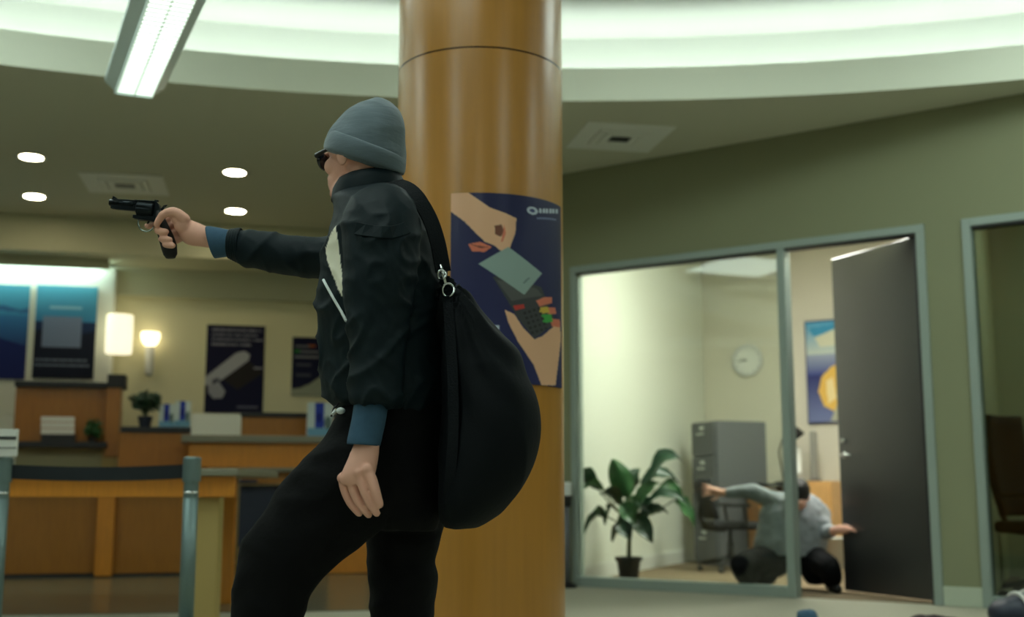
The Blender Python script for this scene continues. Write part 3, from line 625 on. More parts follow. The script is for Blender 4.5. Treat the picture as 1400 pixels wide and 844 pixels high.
for y0, y1 in ((597, 601), (612, 613.2)):
    q0 = at(-26, y0, 5.73); q1 = at(22, y1, 5.73); MB().box(((q0.x+q1.x)/2, 5.733, (q0.z+q1.z)/2), (q1.x-q0.x-.002, .004, q0.z-q1.z)).build('dark_band', M['dark'], t)

# ---------------------------------------------------------------- office contents
# clock on the back wall
def op(px, py, w_=0.0):
    """point on the office back wall plane moved w_ towards the camera"""
    d = ray(px, py); o = OC - WN*w_; t = WN.dot(o-CAMP)/WN.dot(d); return CAMP+d*t
cc = op(1022, 493, .02); t = empty('wall_clock', cc, 'round white wall clock with pale grey rim above the filing cabinet', 'clock')
r = (op(1043, 493, .02)-cc).length*.98
Rw = Matrix((WD, Vector((0, 0, 1)), -WN)).transposed()        # local x along the wall, y up, z to the viewer
def disc(mb, c, r0, r1, d0, d1, k=36):
    rr = [[c + Rw @ Vector((q*math.cos(2*math.pi*j/k), q*math.sin(2*math.pi*j/k), dz)) for j in range(k)] for q, dz in ((r0, d0), (r1, d0), (r1, d1), (r0, d1), (r0, d0))]
    return mb.loft(rr, cap=False)
disc(MB(), cc, r*.86, r, -.02, .022).build('rim', M['clockrim'], t, smooth=False)
disc(MB(), cc, .001, r*.87, -.01, .006).build('face', M['white'], t)
mb = MB()
for q in range(12):
    a = q*math.pi/6; p = cc + Rw @ Vector((r*.75*math.cos(a), r*.75*math.sin(a), .008)); MB().box(p, (r*.12, r*.03, .002), R=Rw @ Matrix.Rotation(a, 3, 'Z')).build('hour_mark', M['black'], t, base=False)
for nm, a, l, w_ in (('hour_hand', 2.9, .42, .05), ('minute_hand', 3.25, .62, .035)):
    MB().box(cc + Rw @ Vector((r*l/2*math.cos(a), r*l/2*math.sin(a), .011)), (r*l, r*w_, .002), R=Rw @ Matrix.Rotation(a, 3, 'Z')).build(nm, M['black'], t, base=False)
# framed picture right of the mullion
t = empty('framed_picture', op(1128, 578, .03), 'framed picture with blue sky and an orange shape, half hidden by the black door', 'picture')
pa, pb = op(1100, 440, .03), op(1170, 430, .03); ua = (pb-pa); ua.z = 0; wd = ua.length; ztp = pa.z; zbt = op(1100, 580, .03).z
P = Print(0, 0, 70, 140, 60, 110, (50, 62, 120)); P.grad(0, 45, (70, 150, 190), (190, 200, 190)); P.grad(45, 75, (150, 160, 180), (60, 70, 130)); P.grad(75, 140, (44, 50, 104), (110, 120, 160))
P.poly([(4, 8), (70, 2), (70, 14), (10, 20)], (60, 140, 180)); P.poly([(12, 22), (40, 12), (66, 20), (50, 34), (20, 36)], (205, 205, 180)); P.poly([(20, 78), (34, 64), (62, 56), (70, 66), (70, 122), (40, 128), (22, 118), (15, 98)], (222, 180, 90)); P.poly([(40, 60), (70, 52), (70, 72), (48, 74)], (190, 90, 60)); P.poly([(26, 84), (36, 78), (40, 108), (28, 116)], (235, 215, 160)); P.poly([(44, 110), (70, 112), (70, 140), (30, 140)], (170, 170, 150))
P.build('print', lambda x, y: pa + WD*(wd*(.02+.96*x/70)) - WN*.004 + Vector((0, 0, (zbt-ztp)*(.015+.97*y/140))), M['print'], t)
mb = MB(); m_ = pa + WD*wd/2; mb.box((m_.x+WN.x*.008, m_.y+WN.y*.008, (ztp+zbt)/2), (wd, .022, ztp-zbt), RZ); mb.build('frame', M['pframe'], t)

# filing cabinet
f0 = Vector((1.93, 12.62, 0)); fdx = WD; fw, fdp, fh = .46, .55, 1.44
# front faces the doorway side: two visible faces
fa = atz(939, 771, 0); fc = atz(983, 776, 0); fe = atz(1014, 771, 0)
fz_ = (fc-fa); fz_.z = 0; fz_.normalize(); fa = fc - fz_*.46
fs_ = Vector((-fz_.y, fz_.x, 0)); cF = (fa+fc)/2 + fs_*.30; ang = math.atan2(fz_.y, fz_.x)
t = empty('filing_cabinet', cF, 'tall grey four drawer filing cabinet in the office corner beside the plant', 'cabinet')
MB().box((cF.x, cF.y, .72), (.46, .58, 1.42), ang).build('body', M['greyp'], t, bevel=.006)
for i in range(4):
    z = .05+.345*i; p = (fa+fc)/2 - fs_*.006
    d = MB().box((p.x, p.y, z+.17), (.43, .022, .33), ang).build('drawer', M['greyp2'], t, bevel=.004)
    q = p - fs_*.03; MB().box((q.x, q.y, z+.22), (.15, .018, .02), ang).build('handle', M['chrome'], d, bevel=.004)
    q = p - fs_*.014; MB().box((q.x, q.y, z+.28), (.09, .006, .035), ang).build('label_holder', M['chrome'], d)
# big leaved plant
pc = atz(862, 797, 0); pc = Vector((pc.x, pc.y+.12, 0)); PYd = pc.y
t = empty('large_potted_plant', pc, 'large leaved green plant in a dark pot behind the glass', 'plant')
MB().lathe(pc, [(.075, 0), (.10, .17), (.115, .17), (.115, .20), (.095, .20), (.09, .17)], 28).build('pot', M['black'], t, smooth=False)
MB().lathe(pc, [(.0, .168), (.095, .17), (.095, .175), (0, .178)], 24).build('soil', M['soil'], t)
ctr = at(862, 712, PYd)
MB().tube([pc+Vector((0, 0, .15)), pc+Vector((.005, 0, .3)), ctr], [.022, .018, .016], 10).build('trunk', M['stem'], t, smooth=True)
def leaf(base, tip, wid, droop, roll, m):
    mb = MB(); n = 9; base = Vector(base); tip = Vector(tip); ax = tip-base; Lf = ax.length; side = ax.cross(Vector((0, 0, 1)))
    side = side.normalized() if side.length > 1e-4 else Vector((1, 0, 0)); side = Matrix.Rotation(roll, 3, ax.normalized()) @ side; nrm = side.cross(ax).normalized()
    for i in range(n):
        q = i/(n-1); c_ = base+ax*q+Vector((0, 0, droop*Lf*(4*q*(1-q)-.6*q*q))); ww = wid*math.sin(math.pi*min(1, q*.93+.05))**.75*(1-.25*q)
        for k_ in (-1, -.5, 0, .5, 1): mb.v.append(c_+side*ww*k_+nrm*(abs(k_)*wid*.35-.012*math.sin(q*14)*abs(k_)))
    for i in range(n-1):
        for k_ in range(4): a_ = i*5+k_; mb.f.append((a_, a_+1, a_+6, a_+5))
    return mb
# (base px, tip px, half width m, droop, roll, depth shift of the tip)
LV = [((860, 680), (838, 628), .115, .0, 1.3, -.10), ((860, 676), (876, 640), .10, .05, -1.2, .08), ((818, 670), (781, 656), .085, .3, .9, -.38), ((826, 672), (786, 678), .07, .25, .6, -.36),
      ((832, 708), (798, 726), .085, .3, .8, -.30), ((850, 694), (820, 672), .08, .25, .6, -.2), ((868, 706), (904, 655), .08, .2, .9, -.15), ((888, 656), (938, 626), .09, .35, .8, -.05),
      ((876, 664), (928, 654), .08, .25, .8, .1), ((900, 668), (934, 688), .085, .3, 1.0, .05), ((880, 695), (944, 686), .075, .25, .6, -.2), ((872, 712), (914, 698), .075, .2, .8, .12),
      ((922, 684), (948, 716), .08, .2, 1.0, .05), ((868, 708), (892, 740), .085, .1, 1.1, -.2), ((862, 708), (838, 738), .09, .15, .7, -.1), ((855, 700), (880, 684), .09, .1, .9, .12), ((856, 714), (888, 722), .09, .1, 1.2, -.05),
      ((845, 716), (862, 738), .08, .1, .9, -.15), ((850, 690), (868, 716), .08, .1, 1.0, -.22), ((838, 690), (828, 716), .07, .1, 1.0, -.15), ((872, 684), (892, 704), .08, .1, .8, -.12)]
for i, (b_, e_, ww, dr_, ro, dy_) in enumerate(LV):
    B = at(b_[0], b_[1], PYd+dy_*.6); T = at(e_[0], e_[1], PYd+dy_)
    lf = leaf(B, T, ww, dr_, ro, None).build('leaf', M['leaf'] if i % 3 == 0 else M['leafd'], t, smooth=True, base=False)
    mid = ctr.lerp(B, .5)+Vector((0, 0, -.03)); MB().tube([ctr-Vector((0, 0, .02)), mid, B], .006, 6).build('stalk', M['stem'], t, smooth=True)
# credenza, slim tower, desk lamp, waste basket on the far side
oc = op(1112, 760, .30); t = empty('wooden_cabinet', oc, 'light wooden cabinet standing against the office back wall', 'cabinet')
a_ = op(1103, 658, .45); b_ = op(1137, 658, .45); wdt = (b_-a_).length; m_ = (a_+b_)/2 + WN*.2
MB().box((m_.x, m_.y, a_.z/2), (wdt, .42, a_.z), RZ).build('body', M['cabw'], t, bevel=.004)
q = m_-WN*.215; MB().box((q.x, q.y, a_.z*.75), (wdt*.9, .015, a_.z*.42), RZ).build('door', M['cabw'], t, bevel=.004); MB().box((q.x, q.y, a_.z*.27), (wdt*.9, .015, a_.z*.42), RZ).build('door', M['cabw'], t, bevel=.004)
p = op(1114, 656, .32); t = empty('slim_speaker', Vector((p.x, p.y, a_.z)), 'slim upright grey speaker on the wooden cabinet', 'speaker')
hh = op(1114, 592, .32).z-a_.z; MB().box((p.x, p.y, a_.z+hh/2+.02), (.07, .06, hh), RZ).build('body', M['greyl'], t, bevel=.012); MB().lathe((p.x, p.y, a_.z), [(.07, 0), (.07, .012), (.02, .03)], 20).build('foot', M['greyp'], t)
# desk behind the crouching man
da, db = at(1037, 661, 11.3), at(1092, 661, 11.3); t = empty('office_desk', Vector(((da.x+db.x)/2, 11.3, 0)), 'wooden desk with dark top behind the crouching man', 'desk')
MB().box(((da.x+db.x)/2, 11.6, da.z-.015), (db.x-da.x, .62, .03)).build('desk_top', M['dark'], t)
MB().box((da.x+.05, 11.6, (da.z-.03)/2), (.09, .58, da.z-.03)).build('side_panel', M['woodd'], t); MB().box((db.x-.05, 11.6, (da.z-.03)/2), (.04, .58, da.z-.03)).build('side_panel', M['woodd'], t)
MB().box(((da.x+db.x)/2, 11.75, da.z*.6), (db.x-da.x-.12, .02, da.z*.7)).build('modesty_panel', M['woodd'], t)
lc = at(1072, 661, 11.5); lc.z = da.z; t = empty('desk_lamp', lc, 'dark desk lamp standing on the desk beside the mullion', 'lamp')
MB().lathe(lc, [(.09, 0), (.09, .015), (.02, .025)], 20).build('base', M['black'], t)
sh = at(1083, 592, 11.5); MB().tube([lc+Vector((0, 0, .02)), lc+Vector((-.04, 0, .3)), sh+Vector((-.06, 0, .04))], .009, 8).build('arm', M['black'], t, smooth=True)
MB().tube([sh+Vector((-.06, 0, .06)), sh+Vector((.0, 0, .02)), sh+Vector((.05, 0, -.05))], [.03, .06, .085], 16, cap=True).build('lamp_shade', M['black'], t, smooth=True)
lc = at(1086, 658, 11.55); lc.z = da.z; t = empty('computer_monitor', lc, 'white backed monitor on the desk right of the mullion', 'monitor')
MB().box(lc+Vector((0, 0, .22)), (.14, .03, .26)).build('screen_back', M['white'], t, bevel=.008); MB().box(lc+Vector((0, .01, .05)), (.03, .03, .1)).build('stand', M['white'], t); MB().box(lc+Vector((0, 0, .006)), (.12, .1, .012)).build('foot', M['white'], t)
p = op(1148, 775, .8); t = empty('waste_basket', Vector((p.x, p.y, 0)), 'white waste basket on the office floor beside the door edge', 'basket')
MB().lathe((p.x, p.y, 0), [(.10, 0), (.13, .28), (.135, .28), (.135, .29), (.12, .29), (.095, .02)], 24).build('bin_body', M['white'], t, smooth=True)

def office_chair(loc, rz, sc, label, group=None, high=False):
    t = empty('office_chair', loc, label, 'chair', group); Mx = Matrix.Translation(Vector(loc)) @ Matrix.Rotation(rz, 4, 'Z') @ Matrix.Scale(sc, 4)
    def bl(mb, *a, **k): mb.v = [tuple(Mx @ Vector(v)) for v in mb.v]; return mb.build(*a, **k)
    bl(MB().box((0, 0, .47), (.50, .48, .08)), 'seat', M['fabric'], t, bevel=.03, seg=3, smooth=True)
    hb = 1.22 if high else .95
    mb = MB(); rr = []
    for i in range(9):
        q = i/8; z = .54+(hb-.54)*q; x = -.25-.06*math.sin(q*2.2)-.03*q; wv = .22*(1-.12*abs(2*q-1)**3)
        rr.append([Vector((x+dx_+.06*(abs(dy_)/.22)**2, dy_*wv/.22, z)) for dx_, dy_ in ((-.03, -.22), (-.03, -.11), (-.03, 0), (-.03, .11), (-.03, .22), (.03, .22), (.03, .11), (.03, 0), (.03, -.11), (.03, -.22))])
    mb.loft(rr); bl(mb, 'backrest', M['fabric'], t, bevel=.012, smooth=True)
    bl(MB().tube([(-.05, 0, .42), (-.27, 0, .44), (-.33, 0, .56), (-.32, 0, .72)], .022, 8), 'back_support', M['black'], t, smooth=True)
    for s_ in (-1, 1):
        bl(MB().tube([(.08, s_*.24, .45), (.08, s_*.30, .47), (.05, s_*.31, .66)], .016, 8).box((-.02, s_*.31, .675), (.26, .055, .03)), 'armrest', M['black'], t)
    bl(MB().tube([(0, 0, .12), (0, 0, .30)], .035, 14).tube([(0, 0, .28), (0, 0, .43)], .022, 12), 'gas_lift', M['black'], t, smooth=True)
    for i in range(5):
        a = i*2*math.pi/5+.3; d = Vector((math.cos(a), math.sin(a), 0))
        lg = bl(MB().tube([Vector((0, 0, .13)), d*.16+Vector((0, 0, .115)), d*.32+Vector((0, 0, .085))], [.03, .024, .016], 8), 'leg', M['black'], t, smooth=True)
        n_ = Vector((-d.y, d.x, 0)); bl(MB().tube([d*.32-n_*.022+Vector((0, 0, .032)), d*.32+n_*.022+Vector((0, 0, .032))], .031, 14), 'caster', M['black'], lg, smooth=True)
    return t
ch = atz(1000, 782, 0); office_chair((ch.x, ch.y, 0), .15, .90, 'black swivel chair turned sideways in front of the filing cabinet')
c5 = wr(3.30, 0, .85); office_chair((c5.x, c5.y, 0), -.94, 1.05, 'black high backed swivel chair in the dark office at the right', high=True)
c6 = wr(3.52, 0, 1.9); t = empty('storage_cabinet', c6, 'low black storage cabinet in the dark office behind the swivel chair', 'cabinet')
MB().box(c6+Vector((0, 0, .55)), (.9, .4, 1.1), RZ).build('body', M['black'], t, bevel=.006)
for q in (-1, 1): MB().box(c6+WD*q*.22-WN*.21+Vector((0, 0, .55)), (.42, .02, 1.04), RZ).build('door', M['dark'], t, bevel=.004)

# ash bin behind the column
p = atz(774, 802, 0); t = empty('floor_stand', (p.x-.02, p.y-.1, 0), 'dark narrow floor stand with a white top beside the glass front', 'stand')
p = Vector((p.x-.02, p.y-.1, 0)); MB().lathe(p, [(.10, 0), (.10, .02), (.085, .03)], 24).build('base', M['black'], t)
MB().lathe(p, [(.05, .02), (.05, .62)], 20).build('post', M['greyp'], t, smooth=True); MB().lathe(p, [(.06, .62), (.07, .70), (.06, .705)], 20).build('neck', M['black'], t); MB().lathe(p, [(.065, .705), (.065, .80), (.055, .81)], 20).build('top', M['white'], t)

# things on the carpet at the lower right
def bundle(name, c, r, m, label, cat, amp=.02):
    mb = MB(); mb.ball((c[0], c[1], r[2]*.75), r, 24, 14); 
    return tag(link(name, fuse(mb, .012, 2, lambda p: amp*(noise.noise(p*14)+.5*noise.noise(p*30))), m, None, True), label, cat)
p = atz(1100, 853, 0); o = bundle('crumpled_cloth', (p.x, p.y-.05, 0), (.06, .08, .05), M['denim'], 'small crumpled blue cloth on the carpet in front of the glass office', 'cloth', .015)
p = atz(1400, 858, 0); c = Vector((p.x+.12, p.y-.1, 0))
t = empty('sports_bag', c, 'navy sports bag with white stripes lying on the carpet at the lower right corner', 'bag')  # bag shape stands in for a navy clothed person on the floor
mb = MB(); mb.ball(c+Vector((0, 0, .085)), (.36, .17, .115), 28, 14); link('bag_body', fuse(mb, .014, 2, lambda p: .018*noise.noise(p*9)), M['navy'], t, True)
for q in (-.19, -.13):
    mb = MB(); pts = [c+Vector((q, .19*math.cos(a)*math.sqrt(1-(q/.36)**2), .085+.125*math.sin(a)*math.sqrt(1-(q/.36)**2))) for a in np.linspace(-.5, math.pi+.5, 18)]; mb.tube(pts, .012, 8); mb.build('white_stripe', M['white'], t, smooth=True)
p = atz(1270, 862, 0); bundle('folded_jacket', (p.x, p.y-.1, 0), (.17, .16, .05), M['maroon'], 'dark brown folded jacket on the carpet at the bottom edge', 'jacket', .012)

# ---------------------------------------------------------------- crouching man in the office
CY_ = 9.15
def ap(px, py, dy_=0): return at(px, py, CY_+dy_)
t = empty('person', Vector((ap(1080, 800).x, CY_, 0)), 'person in grey shirt and black trousers crouching in the office with arms spread out', 'person')
mb = MB()
hd = ap(1091, 676, -.16); mb.ball(hd, (.075, .09, .105)); mb.ball(hd+Vector((.0, -.05, -.06)), (.05, .045, .055)); mb.ball(hd+Vector((.0, -.10, -.065)), (.014, .02, .02), 8, 6)
for q in (-1, 1): mb.ball(hd+Vector((q*.078, .0, -.02)), (.012, .02, .03), 8, 6)
chain(mb, [hd+Vector((0, .02, -.05)), ap(1087, 695, .0)], [.05, .06])
rows_loft(mb, [(1048, 688, 1122, 690, CY_, .09), (1044, 705, 1128, 705, CY_, .11), (1046, 730, 1124, 730, CY_, .11), (1048, 752, 1120, 755, CY_+.05, .12), (1052, 770, 1112, 770, CY_+.10, .12)])
SH1, EL1, WR1 = ap(1060, 685, 0), ap(1026, 672, -.05), ap(988, 674, -.02); SH2, EL2, WR2 = ap(1110, 690, 0), ap(1128, 726, -.08), ap(1142, 725, -.26)
chain(mb, [SH1, EL1, WR1], [.052, .042, .028]); chain(mb, [SH2, EL2, WR2], [.052, .042, .028])
def small_hand(mb, wr_, d, up_, spread=.02, ln=.085):
    d = d.normalized(); s_ = d.cross(up_).normalized(); u_ = s_.cross(d)
    chain(mb, [wr_, wr_+d*.045, wr_+d*.08], [.026, .034, .034], n=2)
    for i in range(4):
        q = (i-1.5); b_ = wr_+d*.08+s_*q*.018; chain(mb, [b_, b_+d*ln*.5+s_*q*.008, b_+d*(ln*(1-.08*abs(q-.3)))+s_*q*.013-u_*.02], [.010, .009, .007], k=8, n=2)
    b_ = wr_+d*.03+s_*-.03; chain(mb, [b_, b_-s_*.03+d*.025, b_-s_*.04+d*.055], [.012, .010, .008], k=8, n=2)
small_hand(mb, WR1, Vector((-.9, -.1, .15)), Vector((0, -1, .4))); small_hand(mb, WR2, Vector((.9, -.5, .12)), Vector((0, -.3, 1)))
K1, K2 = ap(1014, 772, -.28), ap(1134, 776, -.28); F1, F2 = Vector((ap(1022, 800).x, CY_-.12, .05)), Vector((ap(1132, 800).x, CY_-.15, .05))
H1, H2 = ap(1060, 768, .08), ap(1104, 768, .08)
for H_, K_, F_ in ((H1, K1, F1), (H2, K2, F2)):
    chain(mb, [H_, H_.lerp(K_, .5)+Vector((0, 0, .02)), K_], [.095, .085, .065]); chain(mb, [K_, K_.lerp(F_, .5), F_+Vector((0, 0, .03))], [.062, .055, .04])
link('body', fuse(mb, .007, 3), M['skin'], t, True)
mb = MB(); rows_loft(mb, [(1050, 680, 1118, 682, CY_, .09), (1040, 695, 1132, 695, CY_, .12), (1036, 715, 1136, 715, CY_, .14), (1032, 740, 1132, 742, CY_, .14), (1030, 755, 1128, 764, CY_+.03, .15)])
chain(mb, [ap(1070, 685), SH1, EL1, WR1.lerp(EL1, .28)], [.07, .072, .058, .045]); chain(mb, [ap(1100, 690), SH2, EL2, WR2.lerp(EL2, .45)], [.07, .075, .058, .048])
link('shirt', fuse(mb, .01, 3, lambda p: .012*noise.noise(p*11)+.006*noise.noise(p*26)), M['shirt'], t, True)
mb = MB(); rows_loft(mb, [(1042, 752, 1120, 755, CY_+.06, .15), (1044, 772, 1118, 775, CY_+.09, .15)])
for H_, K_, F_ in ((H1, K1, F1), (H2, K2, F2)):
    chain(mb, [H_, H_.lerp(K_, .5)+Vector((0, 0, .02)), K_+Vector((0, 0, .0))], [.125, .105, .085]); chain(mb, [K_, K_.lerp(F_, .5), F_+Vector((0, 0, .07))], [.085, .082, .072]); chain(mb, [H_.lerp(K_, .3)-Vector((0, 0, .08)), F_+Vector((0, .05, .1))], [.09, .08])
link('trousers', fuse(mb, .01, 3, lambda p: .008*noise.noise(p*12)), M['pants'], t, True)
for F_ in (F1, F2):
    mb = MB(); chain(mb, [F_+Vector((0, .10, -.005)), F_+Vector((0, .0, 0)), F_+Vector((0, -.12, -.015))], [.04, .045, .035]); link('shoe', fuse(mb, .01, 2), M['black'], t, True)
mb = MB(); mb.ball(hd+Vector((0, -.01, .025)), (.088, .112, .098)); link('hair', fuse(mb, .008, 1, lambda p: .006*noise.noise(p*40)), M['hair'], t, True)

# ---------------------------------------------------------------- the gunman
GY = 2.95
fl = Vector((at(470, 700, GY).x, GY, 0))
G = empty('person', fl, 'person in grey beanie, black jacket and trousers pointing a revolver to the left', 'person')
# --- body: one continuous surface
yaw = math.radians(38); hf = Vector((-math.cos(yaw), math.sin(yaw), 0)); hl = Vector((-math.sin(yaw), -math.cos(yaw), 0)); hu = Vector((0, 0, 1))
HR = Matrix((hf, hl, hu)).transposed(); HR = HR @ Matrix.Rotation(math.radians(4), 3, 'Y')
HC = at(493, 214, GY)                                   # head centre, at eye height
def hp_(x, y, z): return HC + HR @ Vector((x, y, z))
mb = MB()
mb.ball(hp_(-.005, 0, .03), (.095, .075, .09), 24, 16, R=HR); mb.ball(hp_(.035, 0, -.03), (.055, .060, .075), 20, 12, R=HR); mb.ball(hp_(.066, 0, -.088), (.030, .036, .028), 16, 10, R=HR); mb.ball(hp_(.045, 0, -.06), (.052, .056, .05), 16, 10, R=HR)
chain(mb, [hp_(.01, .045, -.075), hp_(.055, .03, -.09)], [.022, .022]); chain(mb, [hp_(.01, -.045, -.075), hp_(.055, -.03, -.09)], [.022, .022])
for s_ in (-1, 1): mb.ball(hp_(.055, s_*.042, -.022), (.028, .022, .024), 14, 8, R=HR); mb.ball(hp_(-.012, s_*.076, -.012), (.020, .009, .032), 12, 8, R=HR)
chain(mb, [hp_(.086, 0, .006), hp_(.100, 0, -.022), hp_(.106, 0, -.036)], [.009, .011, .013]); mb.ball(hp_(.088, 0, -.068), (.010, .024, .007), 12, 8, R=HR); mb.ball(hp_(.086, 0, -.078), (.010, .020, .007), 12, 8, R=HR); mb.ball(hp_(.088, 0, .02), (.012, .045, .008), 12, 8, R=HR)
chain(mb, [hp_(-.02, 0, -.03), at(508, 262, GY), at(514, 290, GY)], [.058, .060, .07])
rows_loft(mb, [(490, 285, 550, 280, GY, .09), (475, 305, 575, 300, GY, .16), (468, 335, 585, 335, GY, .155), (458, 380, 588, 380, GY, .14), (458, 430, 585, 430, GY, .125), (462, 480, 585, 480, GY, .12), (470, 530, 590, 530, GY, .13), (475, 580, 595, 590, GY, .14), (485, 640, 598, 650, GY, .13), (510, 680, 590, 690, GY, .10)])
# left arm hangs, right arm is stretched to the left
LA = [at(518, 300, 2.82), at(522, 345, 2.775), at(519, 430, 2.765), at(513, 480, 2.76), at(505, 550, 2.745), at(502, 595, 2.735)]
chain(mb, LA, [.050, .048, .041, .040, .032, .027])
RA = [at(500, 325, 3.09), at(460, 345, 3.11), at(410, 350, 3.12), at(360, 343, 3.125), at(310, 331, 3.12), at(283, 323, 3.12)]
chain(mb, RA, [.050, .046, .042, .038, .031, .025])
# left hand
rows_loft(mb, [(486, 588, 518, 590, 2.735, .023), (484, 606, 519, 606, 2.73, .025), (477, 624, 518, 622, 2.725, .027), (469, 642, 515, 640, 2.72, .028), (464, 654, 512, 652, 2.72, .026), (468, 664, 508, 662, 2.72, .020)], k=20, n=3)
LH = [([(469, 652, 2.748), (471, 668, 2.744), (479, 687, 2.74), (491, 702, 2.735)], [.0118, .0112, .0105, .0088]),
      ([(479, 650, 2.722), (484, 672, 2.716), (493, 690, 2.715), (504, 704, 2.715)], [.0122, .0116, .0106, .0088]),
      ([(491, 647, 2.705), (497, 668, 2.698), (505, 687, 2.698), (515, 702, 2.70)], [.0120, .0114, .0104, .0088]),
      ([(502, 642, 2.695), (509, 658, 2.688), (514, 674, 2.686), (519, 690, 2.69)], [.0130, .0122, .0112, .0096])]
for pts, rad in LH: chain(mb, [at(*p) for p in pts], rad, k=14, n=4)
chain(mb, [at(486, 622, 2.75), at(482, 640, 2.77), at(486, 660, 2.785), at(494, 678, 2.785)], [.014, .012, .011, .009], k=12, n=4)
for x, y, Y in ((467, 654, 2.738), (478, 651, 2.712), (490, 647, 2.697), (502, 642, 2.689)): mb.ball(at(x, y, Y), .0115, 10, 8)
# right hand round the grip
GP = 3.12
rows_loft(mb, [(285, 311, 286, 339, GP, .022), (272, 305, 272, 337, GP, .024), (262, 301, 262, 336, GP+.004, .026), (251, 293, 252, 332, GP+.008, .028), (243, 289, 246, 322, GP+.012, .028), (236, 288, 243, 308, GP+.014, .026)], k=20, n=3)
chain(mb, [at(252, 300, GP-.018), at(238, 290, GP-.028), at(223, 294, GP-.026), at(214, 307, GP-.022)], [.0165, .0135, .011, .009], k=12, n=4)
mb.ball(at(222, 294, GP-.027), .0110, 10, 8); mb.ball(at(250, 308, GP-.012), (.024, .017, .022), 14, 10); mb.ball(at(243, 300, GP-.014), (.018, .016, .016), 14, 10)
chain(mb, [at(240, 296, GP+.028), at(222, 304, GP+.032), at(208, 309, GP+.020), at(201, 309, GP+.002)], [.011, .0105, .0095, .008], k=12, n=4)
for (x, y), q in (((224, 316), 0), ((229, 327), 1), ((233, 335), 2)):
    chain(mb, [at(x+18, y-12, GP+.028), at(x+2, y-4, GP+.032), at(x-7, y-1, GP+.014), at(x-6, y, GP-.010), at(x+3, y+1, GP-.021)], [.011, .011, .0105, .0098, .0085], k=12, n=4)
# legs
LG1 = [at(515, 610, 2.87), at(465, 670, 2.86), at(388, 738, 2.86), at(366, 790, 2.86), at(362, 900, 2.86), at(357, 1030, 2.86), at(357, 1075, 2.86)]
LG2 = [at(560, 610, 3.03), at(553, 700, 3.03), at(549, 775, 3.03), at(548, 850, 3.03), at(545, 960, 3.03), at(545, 1035, 3.03)]
chain(mb, LG1, [.09, .082, .060, .058, .055, .042, .036]); chain(mb, LG2, [.09, .080, .060, .058, .05, .036])
link('body', fuse(mb, .0032, 3), M['skin'], G, True)
# --- shoes
for x, Y in ((LG1[-1].x, 2.86), (LG2[-1].x, 3.03)):
    mb = MB(); chain(mb, [Vector((x+.06, Y, .055)), Vector((x, Y, .055)), Vector((x-.10, Y, .045)), Vector((x-.18, Y, .035))], [.048, .05, .045, .032]); mb.box((x-.05, Y, .014), (.26, .085, .026))
    link('shoe', fuse(mb, .007, 3), M['black'], G, True)
# --- trousers
def pfold(p):
    r_ = 1-abs(noise.noise(Vector((p.x*5+p.z*6, p.y*4, p.z*12-p.x*7))))*2
    return .006*r_+.004*noise.noise(p*18)
mb = MB(); rows_loft(mb, [(468, 548, 606, 548, GY, .155), (460, 575, 609, 580, GY, .165), (466, 615, 609, 620, GY, .17), (485, 660, 606, 665, GY, .165), (505, 700, 602, 705, GY, .14), (520, 722, 596, 726, GY, .10)])
rows_loft(mb, [(468, 560, 590, 650, 2.89, .10), (445, 592, 560, 690, 2.87, .11), (420, 625, 528, 718, 2.86, .11), (395, 653, 497, 742, 2.86, .105), (365, 695, 462, 770, 2.86, .098), (336, 738, 434, 800, 2.86, .09), (324, 778, 420, 822, 2.86, .085), (321, 815, 412, 848, 2.86, .082), (320, 860, 404, 880, 2.86, .08), (320, 950, 396, 955, 2.86, .075), (320, 1040, 392, 1040, 2.86, .075), (322, 1078, 390, 1078, 2.86, .07)], n=5)
rows_loft(mb, [(500, 640, 608, 650, 3.02, .11), (502, 700, 606, 705, 3.03, .105), (503, 740, 601, 742, 3.03, .10), (504, 765, 593, 768, 3.03, .092), (504, 795, 599, 792, 3.03, .092), (506, 825, 592, 825, 3.03, .086), (508, 850, 594, 850, 3.03, .085), (508, 930, 588, 930, 3.03, .08), (508, 1040, 582, 1040, 3.03, .075)], n=5)
link('trousers', fuse(mb, .007, 4, pfold), M['pants'], G, True)
# --- jacket
def jfold(p):
    # soft nylon creases running diagonally down the sleeve and back
    wv = noise.noise(Vector((p.x*5, p.y*4, p.z*4)))
    q = Vector((p.x*5+p.z*7+wv, p.y*4, p.z*9-p.x*12)); r1 = max(0, 1-2.6*abs(noise.noise(q)))**2
    q = Vector((p.x*16+9, p.y*6+wv, p.z*17+p.x*13)); r2 = max(0, 1-2.4*abs(noise.noise(q)))**2
    k_ = 1-max(0, min(1, (p.z-1.34)/.14))*.8
    return (.0085*r1+.0030*r2)*k_-.003+.004*noise.noise(p*6)
mb = MB()
TR = [(476, 238, 544, 232, 2.955, .068), (466, 246, 550, 240, 2.96, .080), (457, 258, 552, 248, 2.96, .09), (453, 271, 556, 257, 2.96, .10), (456, 284, 572, 268, 2.95, .15), (455, 305, 590, 290, 2.95, .19), (446, 335, 603, 325, 2.95, .205), (440, 370, 610, 365, 2.95, .20), (434, 405, 613, 405, 2.95, .19), (434, 450, 612, 450, 2.95, .18), (437, 500, 611, 500, 2.95, .175), (441, 535, 611, 540, 2.95, .175), (452, 552, 610, 560, 2.95, .17), (462, 560, 608, 570, 2.95, .155)]
rows_loft(mb, TR, k=36, n=4)
